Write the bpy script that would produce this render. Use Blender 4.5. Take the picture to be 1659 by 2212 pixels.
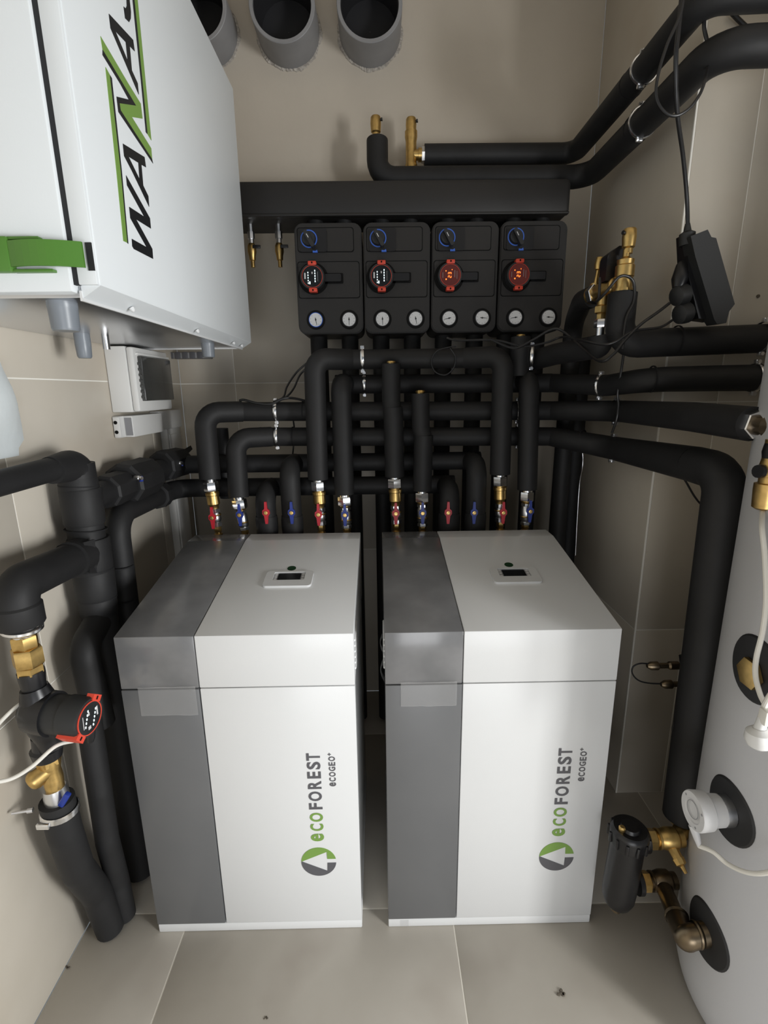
import bpy, bmesh, math, random
from math import sin, cos, pi, radians, atan2
from mathutils import Vector as V, Matrix, geometry
random.seed(7)
S = bpy.context.scene
for o in list(bpy.data.objects): bpy.data.objects.remove(o)
COL = S.collection

# ------------------------------------------------------------------ camera
FPX = 1071.33
CAM = V((0.6578, -1.1372, 1.5482))
PIT, YAW, ROL = 0.2395, 0.0096, -0.0130
fw = V((sin(YAW)*cos(PIT), cos(YAW)*cos(PIT), -sin(PIT)))
r0 = V((cos(YAW), -sin(YAW), 0)); u0 = r0.cross(fw)
rt = cos(ROL)*r0 + sin(ROL)*u0; up = -sin(ROL)*r0 + cos(ROL)*u0
cd = bpy.data.cameras.new('camera'); cam = bpy.data.objects.new('camera', cd); COL.objects.link(cam)
cd.sensor_fit = 'HORIZONTAL'; cd.sensor_width = 36.0; cd.lens = 36.0*FPX/1659.0
cd.clip_start = 0.02; cd.clip_end = 60
M = Matrix.Identity(4)
for i in range(3):
    M[i][0] = rt[i]; M[i][1] = up[i]; M[i][2] = -fw[i]; M[i][3] = CAM[i]
cam.matrix_world = M
S.camera = cam

# ------------------------------------------------------------------ world, lights, exposure
w = bpy.data.worlds.new('world'); S.world = w; w.use_nodes = True
w.node_tree.nodes['Background'].inputs[0].default_value = (0.80, 0.90, 1.0, 1)
w.node_tree.nodes['Background'].inputs[1].default_value = 0.17
def area(name, loc, target, sx, sy, power, col):
    l = bpy.data.lights.new(name, 'AREA'); l.shape = 'RECTANGLE'; l.size = sx; l.size_y = sy; l.energy = power; l.color = col
    o = bpy.data.objects.new(name, l); COL.objects.link(o); o.location = loc
    zz_ = (V(loc)-V(target)).normalized(); xx_ = V((0, 0, 1)).cross(zz_).normalized(); yy_ = zz_.cross(xx_)
    o.rotation_euler = Matrix(((xx_.x, yy_.x, zz_.x), (xx_.y, yy_.y, zz_.y), (xx_.z, yy_.z, zz_.z))).to_euler()
    return o
area('side_doorway_daylight', (2.60, -1.62, 1.05), (0.7, 0.3, 1.05), 0.16, 1.3, 29, (1.0, 0.99, 0.97))
area('open_front_daylight', (0.85, -2.58, 0.55), (0.9, 0.0, 0.55), 1.3, 1.0, 18, (0.97, 0.98, 1.0))
area('side_fill_light', (3.20, -1.85, 1.25), (-0.2, 0.35, 1.45), 1.2, 0.9, 64, (0.97, 0.99, 1.0))  # unseen fill light, added to brighten the left wall and cabinet side
S.view_settings.view_transform = 'Standard'; S.view_settings.look = 'None'
S.view_settings.exposure = 0.08; S.view_settings.gamma = 1.0; S.view_settings.use_curve_mapping = False

# ------------------------------------------------------------------ where a sight line meets a plane of the room
def at(px, py, x=None, y=None, z=None):
    d = fw + rt*((px-829.5)/FPX) + up*((1106-py)/FPX)
    t = (x-CAM.x)/d.x if x is not None else (y-CAM.y)/d.y if y is not None else (z-CAM.z)/d.z
    return CAM + d*t

# ------------------------------------------------------------------ materials
def mat(name, col, rough=0.5, metal=0.0, noise=None, nscale=40.0, bump=0.0, bscale=120.0, coat=0.0, spec=0.5, emit=None, estr=0.0, alpha=1.0, rand=0.0, trans=0.0, stain=None):
    m = bpy.data.materials.new(name); m.use_nodes = True; nt = m.node_tree; b = nt.nodes['Principled BSDF']
    b.inputs['Base Color'].default_value = (*col, 1); b.inputs['Roughness'].default_value = rough; b.inputs['Metallic'].default_value = metal
    b.inputs['Specular IOR Level'].default_value = spec; b.inputs['Coat Weight'].default_value = coat
    b.inputs['Coat Roughness'].default_value = 0.15; b.inputs['Transmission Weight'].default_value = trans
    tc = nt.nodes.new('ShaderNodeTexCoord')
    cur = None
    if noise:
        n = nt.nodes.new('ShaderNodeTexNoise'); n.inputs['Scale'].default_value = nscale; n.inputs['Detail'].default_value = 6
        nt.links.new(tc.outputs['Object'], n.inputs['Vector'])
        mx = nt.nodes.new('ShaderNodeMix'); mx.data_type = 'RGBA'
        mx.inputs[6].default_value = (*col, 1); mx.inputs[7].default_value = (*noise, 1)
        rp = nt.nodes.new('ShaderNodeMapRange'); rp.inputs[1].default_value = 0.3; rp.inputs[2].default_value = 0.7
        nt.links.new(n.outputs['Fac'], rp.inputs[0]); nt.links.new(rp.outputs[0], mx.inputs[0]); cur = mx.outputs[2]
    if stain:
        n2 = nt.nodes.new('ShaderNodeTexNoise'); n2.inputs['Scale'].default_value = stain[1]; n2.inputs['Detail'].default_value = 3
        nt.links.new(tc.outputs['Object'], n2.inputs['Vector'])
        rp2 = nt.nodes.new('ShaderNodeMapRange'); rp2.inputs[1].default_value = 0.55; rp2.inputs[2].default_value = 0.75
        nt.links.new(n2.outputs['Fac'], rp2.inputs[0])
        m2 = nt.nodes.new('ShaderNodeMix'); m2.data_type = 'RGBA'; m2.inputs[6].default_value = (*col, 1); m2.inputs[7].default_value = (*stain[0], 1)
        if cur: nt.links.new(cur, m2.inputs[6])
        nt.links.new(rp2.outputs[0], m2.inputs[0]); cur = m2.outputs[2]
    if rand:
        oi = nt.nodes.new('ShaderNodeObjectInfo'); hs = nt.nodes.new('ShaderNodeHueSaturation')
        mr = nt.nodes.new('ShaderNodeMapRange'); mr.inputs[3].default_value = 1-rand; mr.inputs[4].default_value = 1+rand
        nt.links.new(oi.outputs['Random'], mr.inputs[0]); nt.links.new(mr.outputs[0], hs.inputs['Value'])
        if cur: nt.links.new(cur, hs.inputs['Color'])
        else: hs.inputs['Color'].default_value = (*col, 1)
        cur = hs.outputs[0]
    if cur: nt.links.new(cur, b.inputs['Base Color'])
    if bump:
        n = nt.nodes.new('ShaderNodeTexNoise'); n.inputs['Scale'].default_value = bscale; n.inputs['Detail'].default_value = 4
        nt.links.new(tc.outputs['Object'], n.inputs['Vector'])
        bp = nt.nodes.new('ShaderNodeBump'); bp.inputs['Strength'].default_value = bump; bp.inputs['Distance'].default_value = 0.01
        nt.links.new(n.outputs['Fac'], bp.inputs['Height']); nt.links.new(bp.outputs['Normal'], b.inputs['Normal'])
    if emit:
        b.inputs['Emission Color'].default_value = (*emit, 1); b.inputs['Emission Strength'].default_value = estr
    if alpha < 1: b.inputs['Alpha'].default_value = alpha
    return m
K = {}
K['plaster'] = mat('plaster', (0.56, 0.505, 0.425), 0.9, noise=(0.53, 0.475, 0.40), nscale=6, bump=0.05, bscale=60)
K['tile'] = mat('wall_tile', (0.57, 0.525, 0.45), 0.42, noise=(0.53, 0.485, 0.41), nscale=5, rand=0.025, stain=((0.51, 0.45, 0.37), 3.0))
K['floor_tile'] = mat('floor_tile', (0.46, 0.43, 0.38), 0.5, noise=(0.42, 0.39, 0.34), nscale=5, rand=0.02, stain=((0.38, 0.345, 0.30), 3.5))
K['grout'] = mat('grout', (0.86, 0.84, 0.78), 0.9)
K['grout_dark'] = mat('grout_floor', (0.80, 0.77, 0.70), 0.9)
K['white'] = mat('white_paint', (0.67, 0.68, 0.685), 0.28, bump=0.02, bscale=300)
K['cabwhite'] = mat('white_sheet_metal', (0.70, 0.735, 0.755), 0.42, bump=0.02, bscale=300)
K['grey'] = mat('dark_grey_paint', (0.115, 0.118, 0.122), 0.33, noise=(0.13, 0.132, 0.135), nscale=4)
K['greyfilm'] = mat('dark_grey_under_film', (0.125, 0.127, 0.13), 0.22, noise=(0.20, 0.20, 0.205), nscale=7, bump=0.08, bscale=9, coat=0.4)
K['darkgap'] = mat('dark_gasket', (0.012, 0.013, 0.015), 0.7)
K['foam'] = mat('black_foam', (0.013, 0.013, 0.0137), 0.60, noise=(0.017, 0.017, 0.0178), nscale=14, bump=0.06, bscale=35, spec=0.35)
K['foam2'] = mat('black_foam_seam', (0.011, 0.011, 0.012), 0.75, spec=0.3)
K['epp'] = mat('black_foam_shell', (0.019, 0.0178, 0.0172), 0.50, bump=0.06, bscale=400, spec=0.4)
K['eppd'] = mat('recess_shade', (0.003, 0.003, 0.003), 0.7, spec=0.2)  # near-black colour stands in for shade in grooves, recesses, slots and holes
K['plast'] = mat('black_plastic', (0.009, 0.009, 0.0105), 0.34)
K['plastm'] = mat('black_matt_plastic', (0.016, 0.017, 0.018), 0.55, bump=0.03, bscale=200)
K['brass'] = mat('brass', (0.72, 0.50, 0.19), 0.36, 1.0, noise=(0.52, 0.35, 0.13), nscale=60)
K['bronze'] = mat('bronze', (0.24, 0.19, 0.125), 0.36, 1.0, noise=(0.17, 0.13, 0.09), nscale=30)
K['chrome'] = mat('chrome', (0.86, 0.87, 0.89), 0.22, 1.0)
K['steel'] = mat('galvanised_steel', (0.70, 0.71, 0.73), 0.30, 1.0)
K['red'] = mat('red_lever', (0.50, 0.015, 0.03), 0.4)
K['orange'] = mat('orange_red_plastic', (0.66, 0.06, 0.03), 0.45)
K['blue'] = mat('blue_lever', (0.012, 0.035, 0.26), 0.4)
K['bluering'] = mat('blue_print', (0.05, 0.15, 0.62), 0.4)
K['green'] = mat('green_print', (0.175, 0.31, 0.065), 0.45)
K['greenp'] = mat('green_plastic', (0.075, 0.20, 0.030), 0.4, bump=0.03, bscale=300)
K['greenb'] = mat('green_badge', (0.012, 0.05, 0.018), 0.3)
K['print'] = mat('black_print', (0.010, 0.011, 0.013), 0.45)
K['gprint'] = mat('grey_print', (0.095, 0.095, 0.105), 0.45)
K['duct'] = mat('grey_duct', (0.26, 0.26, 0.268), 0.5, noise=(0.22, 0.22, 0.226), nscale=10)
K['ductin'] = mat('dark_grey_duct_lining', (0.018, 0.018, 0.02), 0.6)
K['seal'] = mat('broken_plaster', (0.58, 0.54, 0.48), 0.95, noise=(0.30, 0.27, 0.24), nscale=90, bump=0.4, bscale=120)
K['cap'] = mat('grey_plastic', (0.18, 0.20, 0.225), 0.35)
K['boxwhite'] = mat('white_plastic', (0.70, 0.70, 0.685), 0.4)
K['smoke'] = mat('smoked_window', (0.045, 0.046, 0.044), 0.12, coat=0.4)
K['tank'] = mat('silver_grey_jacket', (0.52, 0.525, 0.545), 0.45, bump=0.03, bscale=250)
K['rubber'] = mat('black_rubber', (0.013, 0.013, 0.014), 0.6)
K['sens'] = mat('light_grey_plastic', (0.58, 0.58, 0.585), 0.45, bump=0.03, bscale=200)
K['cable'] = mat('black_cable', (0.012, 0.012, 0.013), 0.35)
K['wcable'] = mat('white_cable', (0.72, 0.70, 0.64), 0.45)
K['dial'] = mat('white_dial', (0.72, 0.73, 0.74), 0.35, coat=0.5)
K['screen'] = mat('dark_screen', (0.012, 0.013, 0.014), 0.15)
K['led'] = mat('white_led', (0.8, 0.9, 0.9), 0.4, emit=(0.75, 0.95, 1.0), estr=1.3)
K['redled'] = mat('red_led', (0.8, 0.1, 0.02), 0.4, emit=(1.0, 0.16, 0.02), estr=3.0)
K['redface'] = mat('red_lit_face', (0.035, 0.014, 0.013), 0.3, emit=(1.0, 0.07, 0.04), estr=0.045)
K['film'] = mat('clear_tape', (0.55, 0.55, 0.55), 0.18, alpha=0.22, bump=0.25, bscale=30, coat=0.6)
K['cloth'] = mat('white_plastic_bag', (0.74, 0.79, 0.80), 0.45, bump=0.3, bscale=12)
K['ledg'] = mat('grey_button', (0.25, 0.25, 0.26), 0.4)
K['debris'] = mat('brown_grit', (0.10, 0.085, 0.065), 0.9)

# ------------------------------------------------------------------ mesh builder
class MB:
    def __init__(s): s.v = []; s.f = []
    def add(s, vs, fs):
        n = len(s.v); s.v += [V(p) for p in vs]; s.f += [tuple(i+n for i in f) for f in fs]; return s
    def box(s, c, d, bev=0.0, rot=None):
        bm = bmesh.new(); bmesh.ops.create_cube(bm, size=1)
        for v in bm.verts: v.co = V((v.co.x*d[0], v.co.y*d[1], v.co.z*d[2]))
        if bev: bmesh.ops.bevel(bm, geom=list(bm.edges), offset=bev, segments=2, profile=0.5, affect='EDGES')
        bm.verts.index_update()
        vs = [v.co.copy() for v in bm.verts]
        if rot: vs = [rot @ p for p in vs]
        s.add([p+V(c) for p in vs], [[v.index for v in f.verts] for f in bm.faces]); bm.free(); return s
    def span(s, a, b, bev=0.0):
        a, b = V(a), V(b); return s.box((a+b)/2, [abs(b[i]-a[i]) for i in range(3)], bev)
    def lathe(s, p0, d, prof, seg=24, capa=True, capb=True, ph=0.0):
        p0 = V(p0); d = V(d).normalized(); a = V((0, 0, 1)) if abs(d.z) < 0.9 else V((0, 1, 0))
        x = d.cross(a).normalized(); y = d.cross(x)
        vs = []; fs = []
        for h, r in prof:
            for k in range(seg):
                t = 2*pi*k/seg+ph; vs.append(p0+d*h+x*(cos(t)*r)+y*(sin(t)*r))
        for j in range(len(prof)-1):
            for k in range(seg):
                k2 = (k+1) % seg; fs.append((j*seg+k, j*seg+k2, (j+1)*seg+k2, (j+1)*seg+k))
        if capa: fs.append(tuple(range(seg-1, -1, -1)))
        if capb: n = (len(prof)-1)*seg; fs.append(tuple(n+k for k in range(seg)))
        return s.add(vs, fs)
    def hexn(s, p0, d, L, r, ph=0.0):
        return s.lathe(p0, d, [(0, r*0.93), (L*0.08, r), (L*0.92, r), (L, r*0.93)], 6, ph=ph)
    def tube(s, pts, r, seg=18, fil=0.05, wob=0.0, r1=None):
        P = fillet([V(p) for p in pts], fil)
        L = [0.0]
        for a, b in zip(P, P[1:]): L.append(L[-1]+(b-a).length)
        T = []
        for i in range(len(P)):
            t = (P[min(i+1, len(P)-1)]-P[max(i-1, 0)])
            T.append(t.normalized())
        a = V((0, 0, 1)) if abs(T[0].z) < 0.9 else V((0, 1, 0))
        x = (a - T[0]*a.dot(T[0])).normalized()
        vs = []; fs = []
        for i, p in enumerate(P):
            if i:
                q = T[i-1].rotation_difference(T[i]); x = q @ x; x = (x - T[i]*x.dot(T[i])).normalized()
            y = T[i].cross(x)
            rr = r if r1 is None else r+(r1-r)*L[i]/L[-1]
            if wob: rr *= 1+wob*(random.random()-0.5)
            for k in range(seg):
                t = 2*pi*k/seg; vs.append(p+x*(cos(t)*rr)+y*(sin(t)*rr))
        n = len(P)
        for j in range(n-1):
            for k in range(seg):
                k2 = (k+1) % seg; fs.append((j*seg+k, (j+1)*seg+k, (j+1)*seg+k2, j*seg+k2))
        fs.append(tuple(range(seg))); fs.append(tuple((n-1)*seg+k for k in range(seg-1, -1, -1)))
        return s.add(vs, fs)
    def prism(s, outer, fn, th, holes=()):
        """flat shape: outer/holes in 2D, fn(u,v,h) -> 3D"""
        loops = [list(outer)]+[list(h) for h in holes]; flat = [p for l in loops for p in l]
        tr = geometry.tessellate_polygon([[V((p[0], p[1], 0)) for p in l] for l in loops])
        n = len(flat); vs = [fn(p[0], p[1], th) for p in flat]+[fn(p[0], p[1], 0) for p in flat]
        fs = [tuple(t) for t in tr]+[tuple(i+n for i in reversed(t)) for t in tr]
        o = 0
        for l in loops:
            m = len(l)
            for k in range(m): fs.append((o+k, o+(k+1) % m, n+o+(k+1) % m, n+o+k))
            o += m
        return s.add(vs, fs)
def fillet(P, R, N=7):
    if len(P) < 3 or R <= 0: return P
    out = [P[0]]
    for i in range(1, len(P)-1):
        a = P[i-1]-P[i]; b = P[i+1]-P[i]; la, lb = a.length, b.length
        if la < 1e-6 or lb < 1e-6: continue
        a /= la; b /= lb; c = max(-1, min(1, a.dot(b))); th = math.acos(c)
        if th > pi-0.03: out.append(P[i]); continue
        t = min(R/math.tan(th/2), 0.48*la, 0.48*lb); rr = t*math.tan(th/2)
        p, q = P[i]+a*t, P[i]+b*t; cen = P[i]+(a+b).normalized()*(rr/sin(th/2))
        e, g = p-cen, q-cen; om = e.angle(g)
        for k in range(N+1):
            s_ = k/N; out.append(cen+(e*sin((1-s_)*om)+g*sin(s_*om))/sin(om))
    out.append(P[-1]); return out
def rrect(x0, y0, x1, y1, r, n=5):
    pts = []
    for cx, cy, a0 in ((x1-r, y1-r, 0), (x0+r, y1-r, 90), (x0+r, y0+r, 180), (x1-r, y0+r, 270)):
        for k in range(n+1):
            a = radians(a0+90*k/n); pts.append((cx+r*cos(a), cy+r*sin(a)))
    return pts
def circ(cx, cy, r, n=28, a0=0, a1=360):
    full = abs(a1-a0) >= 360
    return [(cx+r*cos(radians(a0+(a1-a0)*k/(n if full else n-1))), cy+r*sin(radians(a0+(a1-a0)*k/(n if full else n-1)))) for k in range(n)]

def wloc(o):
    p = V((0, 0, 0))
    while o: p += o.location; o = o.parent
    return p
def part(name, mb, m, parent=None, flat=False, label=None, ang=35, loc=None):
    base = V(loc) if loc is not None else V((0, 0, 0))
    off = wloc(parent)+base if parent else base
    me = bpy.data.meshes.new(name)
    me.from_pydata([p-off for p in mb.v], [], mb.f)
    bm = bmesh.new(); bm.from_mesh(me); bmesh.ops.recalc_face_normals(bm, faces=bm.faces); bm.to_mesh(me); bm.free()
    me.materials.append(K[m])
    if not flat:
        me.polygons.foreach_set('use_smooth', [True]*len(me.polygons)); me.set_sharp_from_angle(angle=radians(ang))
    me.update()
    o = bpy.data.objects.new(name, me); COL.objects.link(o)
    o.location = base if not parent else V((0, 0, 0))
    if parent: o.parent = parent
    if label: o['label'] = label
    return o
def tag(o, label, cat, group=None):
    o['label'] = label; o['category'] = cat
    if group: o['group'] = group
    return o
def thing(name, label, cat, loc, group=None):
    o = bpy.data.objects.new(name, None); o.empty_display_size = 0.05; COL.objects.link(o); o.location = V(loc)
    return tag(o, label, cat, group)
def struct(name, mb, m, flat=True):
    o = part(name, mb, m, flat=flat); o['kind'] = 'structure'; return o

# ================================================================== THE ROOM
XL, YB, XR, YC, ZC = -0.236, 1.20, 1.571, 0.485, 3.15
X1, Y0 = 3.4, -2.6
G = 0.0038
fl = struct('floor', MB().span((XL, Y0, -0.05), (X1, YB, -0.0015)), 'grout_dark')
xs = [XL]+[0.061+0.8*k for k in range(0, 5) if 0.061+0.8*k < X1]+[X1]
ys = [Y0]+[0.057-0.8*k for k in range(3, -1, -1)]+[0.857, YB]
for i in range(len(xs)-1):
    for j in range(len(ys)-1):
        part('tile', MB().span((xs[i]+G/2, ys[j]+G/2, -0.012), (xs[i+1]-G/2, ys[j+1]-G/2, 0), 0.0008), 'floor_tile', fl)
def tiled_wall(name, o, ud, nd, us, zs, thick=0.06, m='tile'):
    """o = point of the wall plane, ud = direction along it, nd = direction into the room"""
    o, ud, nd = V(o), V(ud), V(nd)
    def bx(u0, u1, z0, z1, d0, d1, bev=0):
        return MB().span(o+ud*u0+nd*d0+V((0, 0, z0)), o+ud*u1+nd*d1+V((0, 0, z1)), bev)
    w_ = struct(name, bx(us[0], us[-1], zs[0], zs[-1], -thick, -0.0015), 'grout')
    for i in range(len(us)-1):
        for j in range(len(zs)-1):
            part('tile', bx(us[i]+G/2, us[i+1]-G/2, zs[j]+G/2, zs[j+1]-G/2, -0.012, 0, 0.0008), m, w_)
    return w_
tiled_wall('wall_left', (XL, 0, 0), (0, 1, 0), (1, 0, 0), [Y0, -2.34, -1.54, -0.74, 0.06, 0.86, YB], [0, 0.79, 1.59, 2.39, ZC])
wb = tiled_wall('wall_back', (0, YB, 0), (1, 0, 0), (0, -1, 0), [XL, 0.011, 0.811, XR], [0, 0.79, 1.59, 2.39])
part('plaster', MB().span((XL, YB, 2.39), (XR, YB+0.06, ZC)), 'plaster', wb, flat=True)
tiled_wall('wall_right', (XR, 0, 0), (0, 1, 0), (-1, 0, 0), [YC+0.004, YB], [0, 0.70, 1.50, ZC])
tiled_wall('wall_right_front', (0, YC, 0), (1, 0, 0), (0, -1, 0), [XR+0.004, 1.752, 2.552, X1], [0, 0.70, 1.50, ZC])
struct('trim_1', MB().span((XR-0.0006, YC-0.0006, 0), (XR+0.0050, YC+0.0050, ZC), 0.001), 'grout')
struct('wall_right_partition', MB().span((2.15, -0.55, 0), (2.27, YC, ZC)), 'plaster')
struct('ceiling', MB().span((XL, Y0, ZC), (X1, YB, ZC+0.05)), 'plaster')

# ================================================================== HEAT PUMPS
def text_mb(txt, fn, width, height, th, bold=0.028):
    """text fitted to width x height; fn(u, v, h) -> 3D"""
    cu = bpy.data.curves.new('t', 'FONT'); cu.body = txt; cu.size = 1; cu.resolution_u = 4; cu.offset = bold
    ob = bpy.data.objects.new('t', cu); COL.objects.link(ob); bpy.context.view_layer.update()
    me = bpy.data.meshes.new_from_object(ob.evaluated_get(bpy.context.evaluated_depsgraph_get()))
    xs_ = [v.co.x for v in me.vertices]; ys_ = [v.co.y for v in me.vertices]
    x0, x1, y0, y1 = min(xs_), max(xs_), min(ys_), max(ys_)
    mb = MB(); vs = [fn((v.co.x-x0)/(x1-x0)*width, (v.co.y-y0)/(y1-y0)*height, th) for v in me.vertices]
    mb.add(vs, [tuple(p.vertices) for p in me.polygons])
    bpy.data.objects.remove(ob); bpy.data.curves.remove(cu); bpy.data.meshes.remove(me)
    return mb
HF, HS, YSL, YD, ZS, SX, ZP, HW = 0.958, 1.0485, 0.5226, 0.602, 0.811, 0.20, 0.030, 0.60
def heat_pump(x0, label, side):
    t = thing('heat_pump', label, 'heat pump', (x0+HW/2, 0.3, 0))
    def P(x, y, z): return V((x0+x, y, z))
    part('plinth', MB().span(P(0.0, 0.002, 0), P(HW, YD, ZP-0.001), 0.003), 'white', t)
    part('casing', MB().span(P(0.003, 0.012, ZP), P(HW-0.003, YD-0.002, ZS), 0.002), 'white', t)
    part('front_panel', MB().span(P(SX+0.0012, 0, ZP+0.001), P(HW, 0.0125, ZS-0.0012), 0.0025), 'white', t)
    part('side_strip', MB().span(P(0, -0.002, ZP+0.004), P(SX-0.0012, 0.0125, ZS-0.0012), 0.0025), 'grey', t, label='dark grey front strip')
    # lid: wedge with a level rear strip
    def lid(xa, xb, m, nm, lb=None):
        prof = [(0, ZS+0.0012), (0, HF), (YSL, HS), (YD, HS), (YD, ZS+0.0012)]
        bm = bmesh.new()
        a = [bm.verts.new(P(xa, y, z)) for y, z in prof]; b = [bm.verts.new(P(xb, y, z)) for y, z in prof]
        bm.faces.new(a); bm.faces.new(list(reversed(b)))
        for k in range(5): bm.faces.new((a[k], b[k], b[(k+1) % 5], a[(k+1) % 5]))
        bmesh.ops.recalc_face_normals(bm, faces=bm.faces)
        bmesh.ops.bevel(bm, geom=list(bm.edges), offset=0.0022, segments=2, profile=0.5, affect='EDGES')
        bm.verts.index_update(); mb = MB(); mb.add([v.co for v in bm.verts], [[v.index for v in f.verts] for f in bm.faces]); bm.free()
        return part(nm, mb, m, t, label=lb)
    lid(0, SX-0.0010, 'greyfilm', 'lid_strip', 'dark grey lid strip under wrinkled protective film')
    top = lid(SX+0.0010, HW, 'white', 'lid')
    part('gasket', MB().span(P(0.006, 0.006, ZS-0.004), P(HW-0.006, YD-0.01, ZS+0.004)), 'darkgap', t)
    # display on the slope
    sl = V((0, YSL, HS-HF)).normalized(); nn = V((0, -sl.z, sl.y))
    org = P(0, 0, HF)
    def D(u, v, h): return org+V((u, 0, 0))+sl*v+nn*h
    cx, cv = 0.396, 0.262
    dp = part('display', MB().prism(rrect(cx-0.071, cv-0.043, cx+0.071, cv+0.043, 0.012), D, 0.0070,
              holes=[list(reversed(rrect(cx-0.047, cv-0.010, cx+0.047, cv+0.035, 0.004)))]), 'white', t)
    part('bezel', MB().prism(rrect(cx-0.047, cv-0.010, cx+0.047, cv+0.035, 0.004), D, 0.003), 'ledg', dp)
    part('screen', MB().prism(rrect(cx-0.034, cv-0.009, cx+0.034, cv+0.034, 0.003), D, 0.0040), 'screen', dp)
    for k in range(3):
        for sx in (-0.041, 0.041):
            part('button', MB().prism(rrect(cx+sx-0.004, cv-0.006+k*0.014, cx+sx+0.004, cv+0.004+k*0.014, 0.002), D, 0.0042), 'sens', dp)
    part('badge', MB().prism(circ(cx-0.002, cv+0.069, 0.0135), D, 0.0012), 'greenb', t, label='round green badge')
    # logo on the front, reading upwards
    ox, oz = 0.4825, 0.250
    def F(u, v, h): return P(u, -h, v)
    R_ = 0.0495; tip = (ox-R_+0.001, oz+0.002); bx = ox+0.0235
    part('logo_roundel', MB().prism(circ(ox, oz, R_, 26, 178, 11)+[(bx+0.001, oz+0.0095), (bx, oz+0.034), tip], F, 0.0012), 'green', t, label='green half of the round tree logo')
    part('logo_roundel', MB().prism(circ(ox, oz, R_, 26, 182, 355)+[(bx+0.001, oz-0.0045), (bx, oz-0.033), tip], F, 0.0012), 'gprint', t, label='grey half of the round tree logo')
    def TX(x_base, z_start):
        return lambda u, v, h: P(x_base-v, -h, z_start+u)
    xb = ox+0.0185
    for ch, z, wd in (('e', 0.3215, 0.026), ('C', 0.357, 0.024), ('O', 0.388, 0.030)):
        part('lettering', text_mb(ch, TX(xb, z), wd, 0.037, 0.0010), 'green', t, label='green letter '+ch)
    for ch, z, wd in (('F', 0.4295, 0.021), ('O', 0.457, 0.031), ('R', 0.4965, 0.026), ('E', 0.5305, 0.022), ('S', 0.5595, 0.024), ('T', 0.587, 0.0235)):
        part('lettering', text_mb(ch, TX(xb, z), wd, 0.037, 0.0010), 'gprint', t, label='grey letter '+ch)
    xb2 = ox+0.0585; z = 0.504
    for ch, wd in (('e', 0.0125), ('C', 0.0125), ('O', 0.0145), ('G', 0.0135), ('E', 0.0115), ('O', 0.0145)):
        part('lettering', text_mb(ch, TX(xb2, z), wd, 0.018, 0.0010), 'gprint', t); z += wd+0.0032
    part('lettering', text_mb('+', TX(xb2-0.0105, z-0.001), 0.009, 0.009, 0.0010), 'gprint', t)
    # louvres in the inner side wall and clear tape left on the seam
    for k in range(6):
        xx = HW if side == 'L' else 0.0
        part('louvre', MB().box(P(xx, 0.075, HF-0.03-k*0.016), (0.008, 0.11, 0.007), 0.003), 'white', t)
    x_a, x_b, zt = (0.045, 0.192, 0.075) if side == 'L' else (0.04, 0.185, 0.062)
    tb = MB(); n = 8
    vs = []
    for j in range(3):
        for i in range(n+1):
            vs.append(P(x_a+(x_b-x_a)*i/n, -0.0045-0.0016*random.random(), ZS+0.008-j*(zt+0.008)/2+0.002*random.random()))
    fs = [(j*(n+1)+i, j*(n+1)+i+1, (j+1)*(n+1)+i+1, (j+1)*(n+1)+i) for j in range(2) for i in range(n)]
    part('tape', tb.add(vs, fs), 'film', t, label='clear adhesive tape across the lid seam')
    if side == 'R':
        vs = [P(-0.006-0.006*sin(i*1.3), 0.004+0.012*j, HF-0.015-0.016*i) for i in range(9) for j in range(3)]
        fs = [(i*3+j, i*3+j+1, i*3+j+4, i*3+j+3) for i in range(8) for j in range(2)]
        part('tape', MB().add(vs, fs), 'film', t, label='loose flap of clear film on the edge')
        part('tape', MB().span(P(0.035, 0.0012, 0.003), P(0.06, 0.0022, 0.026)), 'film', t, label='small clear tape on the plinth')
    return t
heat_pump(-0.012, 'grey and white heat pump standing nearer the left wall', 'L')
heat_pump(0.666, 'grey and white heat pump standing nearer the grey tank', 'R')

# ================================================================== VENTILATION CABINET
CX, CY0, CY1, CZ0, CZ1 = 0.200, -0.2445, 0.7756, 1.7128, 2.517
vc = thing('ventilation_cabinet', 'white wall cabinet with green and black letters on its side', 'cabinet', (-0.02, 0.26, CZ0))
part('casing', MB().span((XL+0.002, CY0+0.004, CZ0+0.012), (CX, CY1, CZ1), 0.003), 'cabwhite', vc)
tr = part('bottom_tray', MB().span((XL+0.004, CY0+0.012, CZ0-0.006), (CX-0.030, CY1-0.02, CZ0+0.013), 0.002), 'steel', vc, label='brushed metal underside')
part('bottom_flange', MB().add([(CX-0.001, CY0+0.006, CZ0+0.012), (CX-0.034, CY0+0.006, CZ0-0.008), (CX-0.034, CY1-0.004, CZ0-0.008), (CX-0.001, CY1-0.004, CZ0+0.012),
     (CX-0.001, CY0+0.006, CZ0+0.015), (CX-0.034, CY0+0.006, CZ0+0.014), (CX-0.034, CY1-0.004, CZ0+0.014), (CX-0.001, CY1-0.004, CZ0+0.015)],
     [(0, 1, 2, 3), (4, 7, 6, 5), (0, 3, 7, 4), (1, 5, 6, 2), (0, 4, 5, 1), (3, 2, 6, 7)]), 'cabwhite', vc, flat=True)
part('bottom_lip', MB().span((CX-0.037, CY0+0.004, CZ0-0.012), (CX-0.033, CY1-0.004, CZ0+0.004)), 'white', vc)
part('bottom_lip', MB().span((XL+0.004, CY1-0.02, CZ0-0.010), (CX-0.033, CY1-0.016, CZ0+0.004)), 'white', vc)
for yy in (-0.10, 0.26, 0.70, 0.60):
    part('rivet', MB().lathe((CX-0.018, yy, CZ0-0.002), (0.5, 0, -0.9), [(0, 0.005), (0.006, 0.004), (0.008, 0.001)], 10), 'white', vc)
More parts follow.
